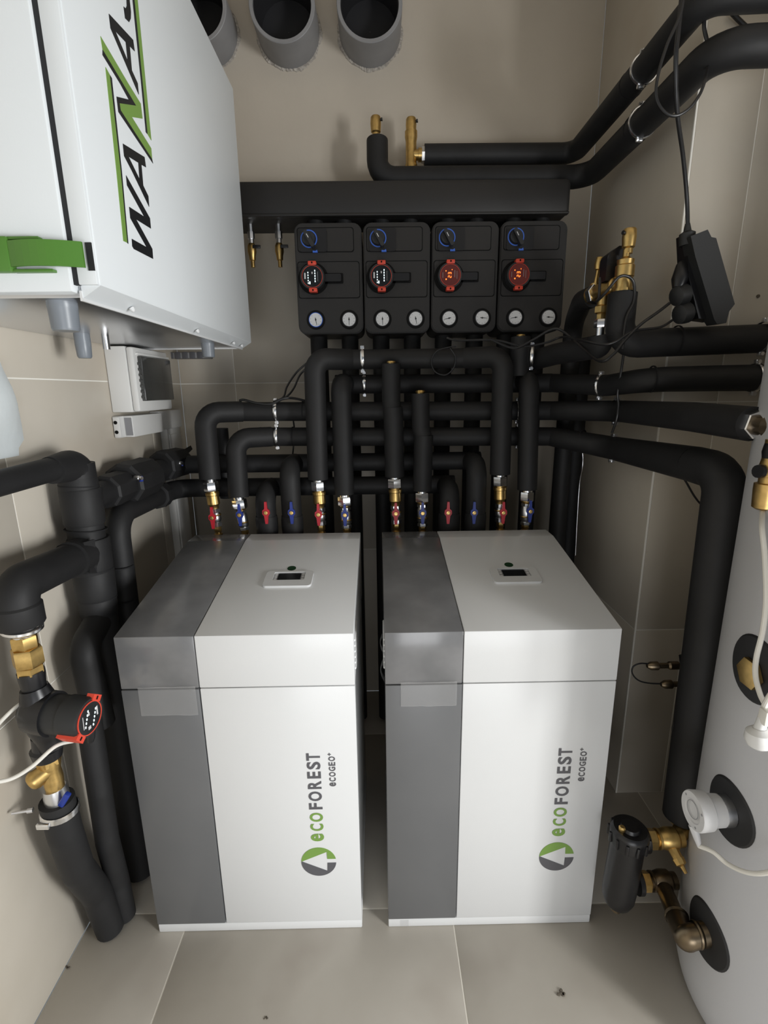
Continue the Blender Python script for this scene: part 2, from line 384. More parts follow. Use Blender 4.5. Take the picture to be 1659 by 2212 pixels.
gx = at(165, 628, y=CY0).x
part('front_rim', MB().span((gx+0.006, CY0-0.002, CZ0+0.012), (CX-0.002, CY0+0.02, CZ1-0.004), 0.002), 'cabwhite', vc)
part('gasket', MB().span((gx-0.003, CY0-0.0015, CZ0+0.012), (gx+0.007, CY0+0.02, CZ1-0.01)), 'darkgap', vc)
dr = part('door', MB().span((XL+0.004, CY0-0.010, CZ0+0.000), (gx-0.002, CY0+0.02, CZ1-0.004), 0.003), 'cabwhite', vc)
lt = part('latch', MB(), 'greenp', dr) if False else None
# green latch: bracket + curved strap + catch slot
a0 = at(-40, 540, y=CY0-0.012); lz = at(100, 552, y=CY0-0.012).z
lx0, lx1 = at(8, 552, y=CY0-0.02).x, at(182, 552, y=CY0-0.012).x
mb = MB()
n = 10
for k in range(n):
    xa = lx0+(lx1-lx0)*k/n; xb_ = lx0+(lx1-lx0)*(k+1)/n
    ya = CY0-0.012-0.016*sin(pi*min(1, (k)/n*0.9+0.1)); yb = CY0-0.012-0.016*sin(pi*min(1, (k+1)/n*0.9+0.1))
    h = 0.019
    mb.add([(xa, ya, lz-h), (xb_, yb, lz-h), (xb_, yb, lz+h), (xa, ya, lz+h), (xa, ya-0.004, lz-h), (xb_, yb-0.004, lz-h), (xb_, yb-0.004, lz+h), (xa, ya-0.004, lz+h)],
           [(0, 1, 2, 3), (4, 7, 6, 5), (0, 4, 5, 1), (2, 6, 7, 3), (0, 3, 7, 4), (1, 5, 6, 2)])
lt = part('latch', mb, 'greenp', dr, label='green toggle latch')
part('latch_bracket', MB().span((lx0-0.06, CY0-0.026, lz-0.026), (lx0+0.012, CY0-0.010, lz+0.026), 0.003).span((lx0+0.01, CY0-0.022, lz-0.026), (lx0+0.075, CY0-0.010, lz-0.0215), 0.001).span((lx0+0.01, CY0-0.022, lz+0.0215), (lx0+0.06, CY0-0.010, lz+0.026), 0.001), 'greenp', dr)
part('latch_screw', MB().lathe((lx0+0.013, CY0-0.018, lz-0.004), (1, 0, 0), [(0, 0.006), (0.004, 0.005)], 12), 'steel', dr)
part('catch_slot', MB().span((lx1-0.001, CY0-0.0035, lz-0.021), (lx1+0.009, CY0, lz+0.021)), 'darkgap', vc)
for (px, py, r, L) in ((at(136, 668, y=-0.195).x, -0.195, 0.0242, 0.054), (0.105, 0.575, 0.0208, 0.050)):
    part('drain_cap', MB().lathe((px, py, CZ0), (0, 0, -1), [(0, r), (L*0.3, r), (L*0.32, r*0.98), (L*0.92, r*0.93), (L, r*0.86)], 24), 'cap', vc)
part('drain_cap', MB().lathe((at(181, 755, y=0.27).x, 0.27, CZ0-0.004), (0, 0, -1), [(0, 0.0195), (0.03, 0.0195), (CZ0-0.004-at(181, 774, y=0.27).z-0.005, 0.018), (CZ0-0.004-at(181, 774, y=0.27).z, 0.015)], 24), 'cap', vc)
part('drain_pipe', MB().lathe((at(229, 742, y=0.30).x, 0.30, CZ0), (0, 0, -1), [(0, 0.0095), (0.045, 0.0095)], 20), 'chrome', vc)
LOGO = {
 'W': ([(-0.1040,1.8317),(-0.0424,1.8334),(-0.0996,1.8681),(-0.0988,1.8872),(-0.0372,1.8898),(-0.0970,1.9236),(-0.0962,1.9401),(-0.0103,1.8950),(-0.0111,1.8759),(-0.0753,1.8733),(-0.0155,1.8369),(-0.0172,1.8178),(-0.1005,1.8152),(-0.1057,1.8187)], [], 'print'),
 'A': ([(-0.0936,1.9921),(-0.0033,2.0069),(-0.0016,1.9895),(-0.0224,1.9861),(-0.0250,1.9488),(-0.0059,1.9366),(-0.0077,1.9167),(-0.0684,1.9574),(-0.0944,1.9722)], [[(-0.0762,1.9783),(-0.0354,1.9843),(-0.0389,1.9548)]], 'print'),
 'A ': ([(-0.0875,2.1916),(0.0045,2.2064),(0.0062,2.1890),(-0.0146,2.1856),(-0.0172,2.1457),(0.0036,2.1353),(0.0027,2.1162),(-0.0875,2.1708)], [[(-0.0693,2.1769),(-0.0302,2.1830),(-0.0311,2.1535)]], 'print'),
 'S': ([(0.0088,2.2714),(0.0088,2.2532),(0.0045,2.2402),(-0.0051,2.2289),(-0.0207,2.2255),(-0.0216,2.2428),(-0.0138,2.2446),(-0.0068,2.2532),(-0.0051,2.2628),(-0.0059,2.2819),(-0.0172,2.2819),(-0.0346,2.2636),(-0.0571,2.2341),(-0.0736,2.2220),(-0.0797,2.2281),(-0.0771,2.2532),(-0.0701,2.2584),(-0.0684,2.2446),(-0.0684,2.2341),(-0.0571,2.2463),(-0.0363,2.2732),(-0.0103,2.2957),(0.0079,2.2940)], [], 'print'),
 'g1': ([(-0.1256,2.0928),(-0.1135,2.0884),(-0.1170,1.9392),(-0.1256,1.8195),(-0.1395,1.8187),(-0.1326,1.9332)], [], 'green'),
 'k1': ([(-0.1135,2.0884),(-0.1066,2.0867),(-0.1118,1.9410),(-0.1213,1.8187),(-0.1256,1.8195),(-0.1170,1.9392)], [], 'print'),
 'g2': ([(0.0340,2.3851),(0.0487,2.3955),(0.0478,2.2966),(0.0435,2.1552),(0.0409,2.0546),(0.0244,2.0589),(0.0279,2.1483),(0.0322,2.2871)], [], 'green'),
 'k2': ([(0.0253,2.3790),(0.0340,2.3851),(0.0322,2.2871),(0.0279,2.1483),(0.0244,2.0589),(0.0175,2.0589),(0.0209,2.1439),(0.0235,2.2810)], [], 'print'),
 'N': ([(-0.1300,2.1344),(-0.0415,2.1127),(0.0071,2.1032),(0.0079,2.0780),(-0.0415,2.0581),(0.0357,2.0381),(0.0340,2.0182),(-0.0866,2.0477),(-0.0875,2.0581),(-0.0164,2.0884),(-0.0649,2.1006),(-0.1282,2.1162)], [], 'green'),
 'k3': ([(-0.1282,2.1162),(-0.0649,2.1006),(-0.0164,2.0884),(-0.0875,2.0581),(-0.0866,2.0477),(0.0340,2.0182),(0.0366,2.0112),(-0.0962,2.0407),(-0.0962,2.0641),(-0.0458,2.0841),(-0.0753,2.0945),(-0.1308,2.1075)], [], 'print'),
}
for k_, (o_, h_, m_) in LOGO.items():
    nm = 'lettering' if k_.strip() in ('W', 'A', 'S', 'N') else 'logo_stripe'
    part(nm, MB().prism(o_, lambda u, v, h: V((CX+h, u, v)), 0.0009, holes=h_), m_, vc, flat=True)

# ================================================================== DUCT STUBS
for cx, lb in ((0.012, 'grey duct end in the back wall, half hidden by the white cabinet'), (0.332, 'grey duct end in the back wall, middle of the three'), (0.650, 'grey duct end in the back wall, rightmost of the three')):
    cz = 2.914; t = thing('duct_stub', lb, 'duct', (cx, YB, cz), 'three duct ends in a row high on the back wall')
    part('sleeve', MB().lathe((cx, YB, cz), (0, -1, 0), [(0, 0.120), (0.150, 0.120), (0.152, 0.118), (0.152, 0.107), (0.145, 0.105), (0.004, 0.105)], 48, capa=False, capb=False), 'duct', t)
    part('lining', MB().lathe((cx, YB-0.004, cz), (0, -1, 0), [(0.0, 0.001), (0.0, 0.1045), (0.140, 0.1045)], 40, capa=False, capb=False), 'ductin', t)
    mb = MB(); n = 150; vs = []; wv = [random.uniform(0, 6) for _ in range(4)]
    for k in range(n):
        a = 2*pi*k/n; ro = 0.1225+0.0022*(1+sin(5*a+wv[0]))+0.0018*(1+sin(11*a+wv[1]))+0.003*random.random()**3
        hh = 0.003+0.004*random.random()
        for r_, y_ in ((0.1195, YB-0.001), (0.1200, YB-hh), (ro, YB-hh*0.8), (ro+0.002, YB-0.0002)):
            vs.append(V((cx+r_*cos(a), y_, cz+r_*sin(a))))
    fs = [(k*4+j, ((k+1) % n)*4+j, ((k+1) % n)*4+j+1, k*4+j+1) for k in range(n) for j in range(3)]
    mb.add(vs, fs)
    part('broken_plaster_edge', mb, 'seal', t, flat=True)

# ================================================================== PIPE HELPERS
def clamp(parent, p, d, r, wdt=0.012, bolts=True, name='clamp'):
    p = V(p); d = V(d).normalized()
    mb = MB().lathe(p-d*wdt/2, d, [(0, r), (0, r+0.003), (wdt*0.3, r+0.0045), (wdt*0.7, r+0.0045), (wdt, r+0.003), (wdt, r)], 28, capa=False, capb=False)
    o = part(name, mb, 'chrome', parent)
    if bolts:
        n_ = V((0, 0, 1)) if abs(d.z) < 0.7 else V((1, 0, 0)); f_ = V((0, -1, 0)) if abs(d.y) < 0.8 else V((-1, 0, 0))
        for s_ in (1, -1):
            q = p+n_*(s_*(r+0.006))
            part('bolt', MB().box(q+f_*0.004, (0.014, 0.012, 0.012), 0.002).lathe(q+f_*0.008, f_, [(0, 0.006), (0.008, 0.006)], 6), 'steel', o)
    return o
def seam(parent, p, d, r):
    return part('seam', MB().lathe(V(p)-V(d).normalized()*0.002, d, [(0, r-0.002), (0.0, r+0.0012), (0.004, r+0.0012), (0.004, r-0.002)], 24, False, False), 'foam2', parent)
def pipe(name, label, pts, r, fil=0.06, loc=None, seg=20, r1=None, cat='pipe', group=None, pn='insulation'):
    t = thing(name, label, cat, loc if loc is not None else pts[0], group)
    part(pn, MB().tube(pts, r, seg, fil, r1=r1), 'foam', t)
    return t
GRP = 'black insulated pipes'

# ------------------------------------------------------------------ header above the pumps
HD = thing('header_manifold', 'long black foam-covered header box above the four pump stations', 'manifold', (0.79, 1.0, 2.17))
part('casing', MB().span((0.06, 0.885, 2.172), (1.376, 1.10, 2.292), 0.018), 'epp', HD)
part('edge_ridge', MB().span((0.06, 0.877, 2.171), (1.370, 0.905, 2.180), 0.003), 'epp', HD)
part('wall_bracket', MB().span((0.42, 1.09, 2.19), (0.46, 1.198, 2.27), 0.003).span((1.2, 1.09, 2.19), (1.24, 1.198, 2.27), 0.003), 'steel', HD)

# small drain cocks under the header
for px, lb in ((600, 'small brass drain cock hanging under the black header, clear of the cabinet'), (540, 'small brass drain cock under the black header, beside the cabinet edge')):
    b = at(px, 478, y=0.97); t = thing('drain_cock', lb, 'valve', (b.x, 0.97, b.z-0.15))
    z0 = 2.176
    part('nipple', MB().lathe((b.x, 0.97, z0), (0, 0, -1), [(0, 0.010), (0.03, 0.010), (0.03, 0.014), (0.055, 0.014), (0.055, 0.010), (0.07, 0.010)], 8), 'steel', t)
    part('body', MB().lathe((b.x, 0.97, z0-0.07), (0, 0, -1), [(0, 0.011), (0.01, 0.016), (0.03, 0.017), (0.045, 0.013), (0.06, 0.012), (0.062, 0.008), (0.085, 0.008)], 14), 'brass', t)
    part('lever', MB().box((b.x+0.022, 0.955, z0-0.085), (0.03, 0.008, 0.012), 0.002), 'plast', t)

# ------------------------------------------------------------------ four pump stations
PX0, PY0, PZ0, PZ1, PW, PDEP = 0.364, 0.85, 1.760, 2.140, 0.2445, 0.20
def pump_station(k):
    x0 = PX0+0.25*k
    lbs = ['black pump station at the left end of the row of four', 'black pump station with white lights, second from the left', 'black pump station with red digits, third from the left', 'black pump station with red digits at the right end of the row']
    t = thing('pump_station', lbs[k], 'pump', (x0+PW/2, PY0+PDEP/2, PZ0), 'pump stations in a row under the header')
    H = PZ1-PZ0
    def Q(fx, fz, h): return V((x0+fx*PW, PY0-h, PZ1-fz*H))
    def N(u, v, h): return V((x0+u, PY0-h, PZ0+v))      # metres from lower left
    def fr(fx, fz): return fx*PW, (1-fz)*H
    bm = MB().prism(rrect(0, 0, PW, H, 0.030), lambda u, v, h: N(u, v, h-PDEP+0.0), PDEP-0.006)
    body = part('shell', bm, 'epp', t)
    part('shell_face', MB().prism(rrect(0.004, 0.004, PW-0.004, H-0.004, 0.028), N, 0.0035).prism(rrect(0.001, 0.001, PW-0.001, H-0.001, 0.030), lambda u, v, h: N(u, v, h-0.008), 0.0075), 'epp', t)
    # cover outlines, with the groove shade painted on in black
    def outline(fx0, fz0, fx1, fz1, wd=0.0030, h=0.0040, r=0.010):
        a, b = fr(fx0, fz1); c, d = fr(fx1, fz0)
        part('cover_groove', MB().prism(rrect(a, b, c, d, r), N, h, holes=[list(reversed(rrect(a+wd, b+wd, c-wd, d-wd, r-0.001)))]), 'eppd', t)
        part('cover_panel', MB().prism(rrect(a+wd, b+wd, c-wd, d-wd, r-0.001), N, h+0.0012), 'epp', t)
    outline(0.045, 0.042, 0.885, 0.260)
    outline(0.027, 0.338, 0.962, 0.672)
    # isolating valve knob on its black plate
    a, b = fr(0.085, 0.258); c, d = fr(0.485, 0.055)
    kp = part('knob_plate', MB().prism(rrect(a, b, c, d, 0.008), N, 0.010), 'plast', t)
    u, v = fr(0.222, 0.145)
    gap0 = -62
    part('blue_ring', MB().prism(circ(u, v, 0.0300, 40, gap0+14, gap0+346)+list(reversed(circ(u, v, 0.0262, 40, gap0+14, gap0+346))), N, 0.0112), 'bluering', kp)
    ang = radians(-60)
    def KN(p, q, h): return N(u+p*cos(ang)-q*sin(ang), v+p*sin(ang)+q*cos(ang), h)
    part('knob', MB().prism(circ(0, 0, 0.0225, 28), lambda p, q, h: KN(p, q, h+0.010), 0.012), 'plastm', kp)
    part('knob_grip', MB().prism(rrect(-0.024, -0.007, 0.036, 0.007, 0.005), lambda p, q, h: KN(p, q, h+0.010), 0.030), 'plastm', kp)
    part('pointer_mark', MB().prism([(-0.010, -0.0012), (0.004, -0.0012), (0.004, 0.0012), (-0.010, 0.0012)], lambda p, q, h: KN(p, q, h+0.0402), 0.0008), 'sens', kp)
    part('blue_mark', MB().prism([(u+0.012, v-0.045), (u+0.030, v-0.045), (u+0.028, v-0.036), (u+0.022, v-0.040), (u+0.012, v-0.039)], N, 0.0112), 'bluering', kp)
    # pump head
    u, v = fr(0.262, 0.492)
    part('head_recess', MB().prism(circ(u, v, 0.055, 36), N, 0.0062).prism(rrect(u+0.03, v-0.018, u+0.110, v+0.018, 0.004), N, 0.0062), 'eppd', t)
    pa = part('pump_plug', MB().prism(rrect(u+0.03, v-0.013, u+0.103, v+0.013, 0.005), N, 0.020), 'plast', t)
    ph = part('pump_head', MB().lathe(N(u, v, 0.0), (0, -1, 0), [(0, 0.045), (0.034, 0.045), (0.040, 0.043), (0.040, 0.037)], 36), 'plastm', t)
    for s_ in (1, -1):
        part('clip', MB().box(N(u+0.001, v+s_*0.045, 0.030), (0.030, 0.028, 0.014), 0.003), 'orange', ph)
        part('clip_slot', MB().box(N(u+0.001, v+s_*0.046, 0.0445), (0.005, 0.0015, 0.006)), 'eppd', ph)
    part('rim', MB().lathe(N(u, v, 0.040), (0, -1, 0), [(0, 0.0372), (0.0016, 0.0372), (0.0016, 0.0360), (0, 0.0360)], 36, False, False), 'orange', ph)
    lit = k >= 2
    part('face', MB().prism(circ(u, v, 0.0355, 32), lambda p, q, h: N(p, q, h+0.0395), 0.0012), 'redface' if lit else 'screen', ph)
    def dot(du, dv, w_, h_, m): part('light', MB().box(N(u+du, v+dv, 0.0412), (w_, 0.0008, h_)), m, ph)
    if not lit:
        for j in range(5):
            dot(-0.015, -0.022+j*0.0088, 0.003, 0.0045, 'led'); dot(0.010, -0.016+j*0.0088, 0.0032, 0.0055, 'led')
        dot(-0.026, 0.002, 0.005, 0.020, 'sens'); dot(0.0, 0.012, 0.004, 0.007, 'sens'); dot(0.020, 0.0, 0.0014, 0.032, 'ledg'); dot(-0.0095, -0.021, 0.004, 0.009, 'led')
    else:
        def seg7(cu_, cv_, on):
            for (du, dv, w_, h_), q_ in zip(((0, 0.0055, 0.005, 0.0016), (-0.003, 0.0028, 0.0016, 0.005), (0.003, 0.0028, 0.0016, 0.005), (0, 0, 0.005, 0.0016), (-0.003, -0.0028, 0.0016, 0.005), (0.003, -0.0028, 0.0016, 0.005), (0, -0.0055, 0.005, 0.0016)), on):
                if q_ == '1': dot(cu_-dv, cv_+du, h_, w_, 'redled')
        seg7(-0.002, -0.0055, '1011101'); seg7(-0.002, 0.0055, '1011011')
        dot(-0.015, -0.014, 0.004, 0.004, 'redled'); dot(-0.016, 0.014, 0.003, 0.003, 'redled'); dot(0.006, 0.018, 0.002, 0.003, 'redled')
        dot(0.016, 0.004, 0.0018, 0.024, 'ledg'); dot(0.024, 0.0, 0.0014, 0.026, 'ledg'); dot(-0.027, 0.0, 0.0016, 0.018, 'ledg')
    # thermometers
    for i, (fx, fz) in enumerate(((0.272, 0.868), (0.782, 0.868))):
        u, v = fr(fx, fz)
        part('gauge_recess', MB().lathe(N(u, v, 0.0035), (0, -1, 0), [(0, 0.0345), (0.0025, 0.034), (0.0025, 0.026)], 32, False, False), 'eppd', t)
        g = part('gauge', MB().lathe(N(u, v, 0.0), (0, -1, 0), [(0, 0.0265), (0.008, 0.0265), (0.0095, 0.0255), (0.0095, 0.0235)], 32), 'bluering' if i == 0 and k == 0 else 'gprint', t)
        part('dial', MB().prism(circ(u, v, 0.0238, 30), lambda p, q, h: N(p, q, h+0.0088), 0.001), 'dial', g)
        an = radians(((-80, -88, -88, -78), (-90, -80, 8, -4), (-165, 0, 0, 0))[0][k] if k < 2 and i == 0 else (-90, -78, -4, -4)[k] if i == 1 else (0, 0, -168, -172)[k])
        def ND(p, q, h): return N(u+p*cos(an)-q*sin(an), v+p*sin(an)+q*cos(an), h+0.0098)
        part('needle', MB().prism([(-0.007, -0.0014), (0.020, -0.0006), (0.020, 0.0006), (-0.007, 0.0014)], ND, 0.0008).prism(circ(0, 0, 0.003, 12), ND, 0.0012), 'print', g)
        for j in range(9):
            aa = radians(-225+j*33.75); tx, ty = u+0.0195*cos(aa), v+0.0195*sin(aa)
            part('tick', MB().box(N(tx, ty, 0.0100), (0.0018, 0.0006, 0.0018)), 'gprint', g)
    for s_ in (0.28, 0.72):
        part('header_stub', MB().lathe((x0+s_*PW, PY0+0.1, PZ1-0.005), (0, 0, 1), [(0, 0.030), (0.04, 0.030)], 18), 'foam', t)
for k in range(4): pump_station(k)

# ------------------------------------------------------------------ eight drops behind the lattice
names8 = ['first', 'second', 'third', 'fourth', 'fifth', 'sixth', 'seventh', 'eighth']
for k in range(8):
    x = PX0+0.25*(k//2)+(0.0625, 0.1875)[k % 2]-0.001
    tag(part('insulated_pipe', MB().tube([(x, 0.965, 1.775), (x, 0.965, 0.02)], 0.034, 18), 'foam', loc=(x, 0.965, 0.02)),
        'black foam-covered upright pipe under the pump stations, %s from the left' % names8[k], 'pipe', 'upright pipes under the pump stations')
# two thicker uprights in the right back corner
xa = 1.405
pipe('insulated_pipe', 'black foam-covered upright pipe at the right end, arching over to the brass valve group',
     [at(1283, 640, y=0.56), at(1258, 650, y=0.66), (at(1238, 700, y=0.85).x, 0.85, at(1238, 700, y=0.85).z), (at(1207, 1100, y=0.85).x, 0.85, 1.03), (at(1207, 1100, y=0.85).x, 0.85, 0.02)], 0.034, 0.09, group=GRP)
pipe('insulated_pipe', 'black foam-covered upright pipe in the right back corner, behind the arching one', [(1.505, 1.0, 1.74), (1.505, 1.0, 0.02)], 0.036, group=GRP)

# ------------------------------------------------------------------ risers with ball valves on the heat pumps
def handle(parent, c, m, sc=1.0, nut='brass'):
    c = V(c)
    def Hn(u, v, h): return V((c.x+u, c.y-h, c.z+v))
    s = sc
    pts = [(-0.004*s, 0.040*s), (0.004*s, 0.040*s), (0.0055*s, 0.014*s), (0.0125*s, 0.008*s), (0.0135*s, -0.004*s), (0.0075*s, -0.013*s), (0.0045*s, -0.042*s), (-0.0045*s, -0.042*s), (-0.0075*s, -0.013*s), (-0.0135*s, -0.004*s), (-0.0125*s, 0.008*s), (-0.0055*s, 0.014*s)]
    h = part('lever', MB().prism(pts, Hn, 0.007), m, parent, label=('red' if m == 'red' else 'blue')+' butterfly lever')
    part('lever_nut', MB().lathe(c+V((0, -0.006, 0)), (0, -1, 0), [(0, 0.0075), (0.006, 0.0075), (0.0065, 0.004), (0.009, 0.0038)], 6), nut, h)
    part('stem', MB().lathe(c+V((0, 0.020, 0)), (0, -1, 0), [(0, 0.006), (0.02, 0.006)], 10), nut, h)
    return h
def riser(lb, bpx, npx, hpx, col, path, tall, group, r=0.0355, fil=0.05):
    YR_ = 0.665
    b = at(bpx[0], bpx[1], y=YR_); b.z = 1.020
    n = at(npx[0], npx[1], y=YR_); ax = (n-b).normalized(); L = (n-b).length
    t = thing('riser_pipe', lb, 'pipe', b, group)
    def q(f): return b+ax*(L*f)
    part('nipple', MB().lathe(b-ax*0.10, ax, [(0, 0.0105), (0.10+L*0.05, 0.0105), (0.10+L*0.05, 0.016), (0.10+L*0.075, 0.016), (0.10+L*0.075, 0.0105), (0.10+L*0.24, 0.0105)], 14).hexn(q(0.11), ax, L*0.12, 0.0145), 'brass', t)
    vtop = 0.60 if tall else 0.84
    vb = part('valve_body', MB().hexn(q(0.22), ax, L*0.08, 0.019).lathe(q(0.30), ax, [(0, 0.015), (L*0.06, 0.0195), (L*(vtop-0.48), 0.0195), (L*(vtop-0.40), 0.015)], 20).hexn(q(vtop-0.11), ax, L*0.08, 0.019), 'steel', t)
    part('valve_ring', MB().lathe(q(0.43), ax, [(0, 0.0200), (0.003, 0.0212), (0.006, 0.0200)], 20, False, False), 'brass', vb)
    mt = q((0.30+vtop)/2-0.02); hx = at(hpx[0], hpx[1], y=YR_-0.03)
    handle(vb, (hx.x, YR_-0.028, hx.z), col)
    if tall:
        part('adapter', MB().lathe(q(0.56), ax, [(0, 0.0155), (L*0.06, 0.0165), (L*0.10, 0.0225), (L*0.26, 0.0225), (L*0.27, 0.0245), (L*0.32, 0.0245), (L*0.32, 0.019), (L*0.40, 0.018)], 22), 'brass', t)
    else:
        part('adapter', MB().lathe(q(0.80), ax, [(0, 0.015), (L*0.06, 0.022), (L*0.10, 0.022), (L*0.12, 0.018)], 20), 'brass', t)
    part('union_nut', MB().hexn(n-ax*0.018, ax, 0.034, 0.0265, 0.35), 'chrome', t)
    part('tail', MB().lathe(n+ax*0.012, ax, [(0, 0.020), (0.02, 0.020), (0.03, 0.015)], 20), 'chrome', t)
    s0 = n+ax*0.024
    pts = [s0]+[V(p) for p in path]
    part('insulation', MB().tube(pts, r, 22, fil), 'foam', t)
    return t, s0, ax
ZA = at(900, 775, y=0.74).z; ZB = at(900, 828, y=0.80).z; ZC_ = at(600, 888, y=0.76).z; ZD = at(600, 943, y=0.76).z; ZE = at(650, 1000, y=0.80).z; ZF = at(560, 1052, y=0.80).z
RG = 'risers with ball valves behind the heat pumps'
p = at(441, 888, y=0.70)
riser('black riser with red lever at the far left of the left heat pump', (472, 1150), (456, 1050), (459, 1118), 'red', [(p.x, 0.70, ZC_), (p.x+0.12, 0.76, ZC_)], True, RG, 0.038, 0.055)
p = at(508, 945, y=0.70)
riser('black riser with blue lever, second from the left wall', (530, 1150), (518, 1088), (518, 1112), 'blue', [(p.x, 0.70, ZD), (p.x+0.12, 0.76, ZD)], False, RG, 0.037, 0.055)
p = at(679, 775, y=0.67)
riser('tall black riser with red lever near the right edge of the left heat pump', (695, 1150), (688, 1049), (688, 1111), 'red', [(p.x, 0.67, ZA), (p.x+0.12, 0.74, ZA)], True, RG, 0.037, 0.05)
p = at(736, 828, y=0.68)
riser('tall black riser with blue lever at the right edge of the left heat pump', (750, 1150), (745, 1081), (745, 1112), 'blue', [(p.x, 0.68, ZB), (p.x+0.01, 0.80, ZB)], False, RG, 0.036, 0.045)
p = at(850, 905, y=0.665)
t, s0, ax = riser('black riser with red lever and brass tip on the right heat pump', (857, 1146), (853, 1043), (855, 1109), 'red', [p, at(848, 880, y=0.665)], True, RG, 0.0355)
q1 = at(845, 786, y=0.668)
part('insulation', MB().tube([at(847, 884, y=0.665), at(845, 868, y=0.668), q1], 0.0325, 20), 'foam', t)
part('vent_tip', MB().lathe(q1-V((0, 0, 0.01)), (0, 0, 1), [(0, 0.012), (0.014, 0.012), (0.014, 0.016), (0.019, 0.014)], 14), 'brass', t)
p = at(915, 940, y=0.665)
t, s0, ax = riser('black riser with dark blue lever and brass tip on the right heat pump', (913, 1146), (912, 1073), (913, 1108), 'blue', [p], False, RG, 0.0345)
q1 = at(908, 850, y=0.668)
part('insulation', MB().tube([at(914, 944, y=0.665), at(909, 925, y=0.668), q1], 0.032, 20), 'foam', t)
part('vent_tip', MB().lathe(q1-V((0, 0, 0.01)), (0, 0, 1), [(0, 0.014), (0.014, 0.014), (0.014, 0.018), (0.021, 0.015)], 14), 'brass', t)
p = at(1087, 775, y=0.67)
riser('tall black riser with red lever near the right edge of the right heat pump', (1081, 1142), (1080, 1038), (1087, 1107), 'red', [(p.x, 0.67, ZA), (p.x-0.12, 0.74, ZA)], True, RG, 0.037, 0.05)
p = at(1143, 828, y=0.68)
riser('tall black riser with blue lever at the right edge of the right heat pump', (1134, 1142), (1138, 1071), (1145, 1104), 'blue', [(p.x, 0.68, ZB), (p.x+0.01, 0.80, ZB)], False, RG, 0.036, 0.045)
# insulated ball valves between the risers
for px, top, zz, col, lb in ((577, 1064, ZF, 'red', 'black foam-wrapped valve with red lever behind the left heat pump'), (632, 1010, ZE, 'blue', 'black foam-wrapped valve with blue lever behind the left heat pump'),
                             (970, 1045, ZF, 'red', 'black foam-wrapped valve with red lever behind the right heat pump'), (1026, 992, ZE, 'blue', 'black foam-wrapped valve with dark blue lever behind the right heat pump')):
    b = at(px, 1135, y=0.67); b.z = 0.97
    t = thing('wrapped_valve', lb, 'valve', b, 'foam-wrapped valves behind the heat pumps')
    part('insulation', MB().tube([b, (b.x, 0.67, zz), (b.x, 0.80, zz)], 0.037, 22, 0.05), 'foam', t)
    part('collar', MB().lathe((b.x, 0.67, 1.0), (0, 0, 1), [(0, 0.039), (0.085, 0.041), (0.10, 0.039)], 22), 'foam', t)
    hx = at(px-2, 1107, y=0.62); handle(t, (hx.x, 0.622, hx.z), col)

# ------------------------------------------------------------------ the horizontal lattice
def X(px, py, y): return at(px, py, y=y).x
HG = 'horizontal pipes of the lattice'
xA0, xA1 = X(679, 775, 0.74)+0.10, X(1087, 775, 0.74)-0.10
tA = pipe('insulated_pipe', 'black foam-covered horizontal pipe, topmost of the lattice under the pump stations', [(xA0, 0.74, ZA), (xA1, 0.74, ZA)], 0.0345, group=HG)
clamp(tA, (X(783, 775, 0.74), 0.74, ZA), (1, 0, 0), 0.035)
seam(tA, (X(745, 775, 0.74), 0.74, ZA), (1, 0, 0), 0.0345)
xB0 = X(736, 828, 0.80)-0.02
P2 = [(xB0, 0.80, ZB), (X(1190, 838, 0.8), 0.80, ZB-0.005)]
tB = pipe('insulated_pipe', 'black lattice pipe, second from the top, running on past the right wall corner', P2, 0.0345, group=HG)
PB = [V(P2[1]), at(1310, 833, y=0.60), at(1400, 820, y=0.405), at(1560, 817, y=0.405), at(1720, 815, y=0.405)]
part('insulation', MB().tube(PB, 0.0335, 22, 0.09, r1=0.040), 'foam', tB)
clamp(tB, (X(787, 828, 0.8), 0.80, ZB), (1, 0, 0), 0.035)
clamp(tB, at(1300, 833, y=0.618), (0.55, -0.85, 0), 0.036)
clamp(tB, at(1628, 816, y=0.405), (1, 0, 0), 0.041)
seam(tB, at(1408, 819, y=0.405), (1, -0.1, 0), 0.0385)
xC0 = X(441, 888, 0.76)+0.10
tC = pipe('insulated_pipe', 'black lattice pipe, third from the top, ending in a chrome nut at right', [(xC0, 0.76, ZC_), (X(1190, 890, 0.76), 0.76, ZC_-0.012)], 0.035, group=HG)
PC = [V((X(1190, 890, 0.76), 0.76, ZC_-0.012)), at(1335, 888, y=0.58), at(1500, 901, y=0.13), at(1624, 916, y=-0.055)]
part('insulation', MB().tube(PC, 0.035, 22, 0.12, r1=0.0375), 'foam', tC)
clamp(tC, (X(597, 888, 0.76), 0.76, ZC_), (1, 0, 0), 0.0355)
clamp(tC, (X(1117, 888, 0.76), 0.76, ZC_-0.010), (1, 0, 0), 0.0355)
clamp(tC, at(1335, 888, y=0.58), (0.1, -0.9, 0), 0.0365)
d = (PC[3]-PC[2]).normalized(); e = PC[3]
part('end_nut', MB().hexn(e-d*0.01, d, 0.030, 0.031, 0.3), 'chrome', tC)
part('end_fitting', MB().lathe(e+d*0.02, d, [(0, 0.022), (0.03, 0.022), (0.03, 0.026), (0.06, 0.024)], 20), 'bronze', tC)
xD0 = X(508, 945, 0.76)+0.10
tD = pipe('insulated_pipe', 'black lattice pipe, fourth from the top, bending down beside the grey tank', [(xD0, 0.76, ZD), (X(1190, 943, 0.76), 0.76, ZD-0.014)], 0.035, group=HG)
PD = [V((X(1190, 943, 0.76), 0.76, ZD-0.014)), at(1320, 967, y=0.60), at(1500, 1003, y=0.16), at(1570, 1022, y=0.045)]
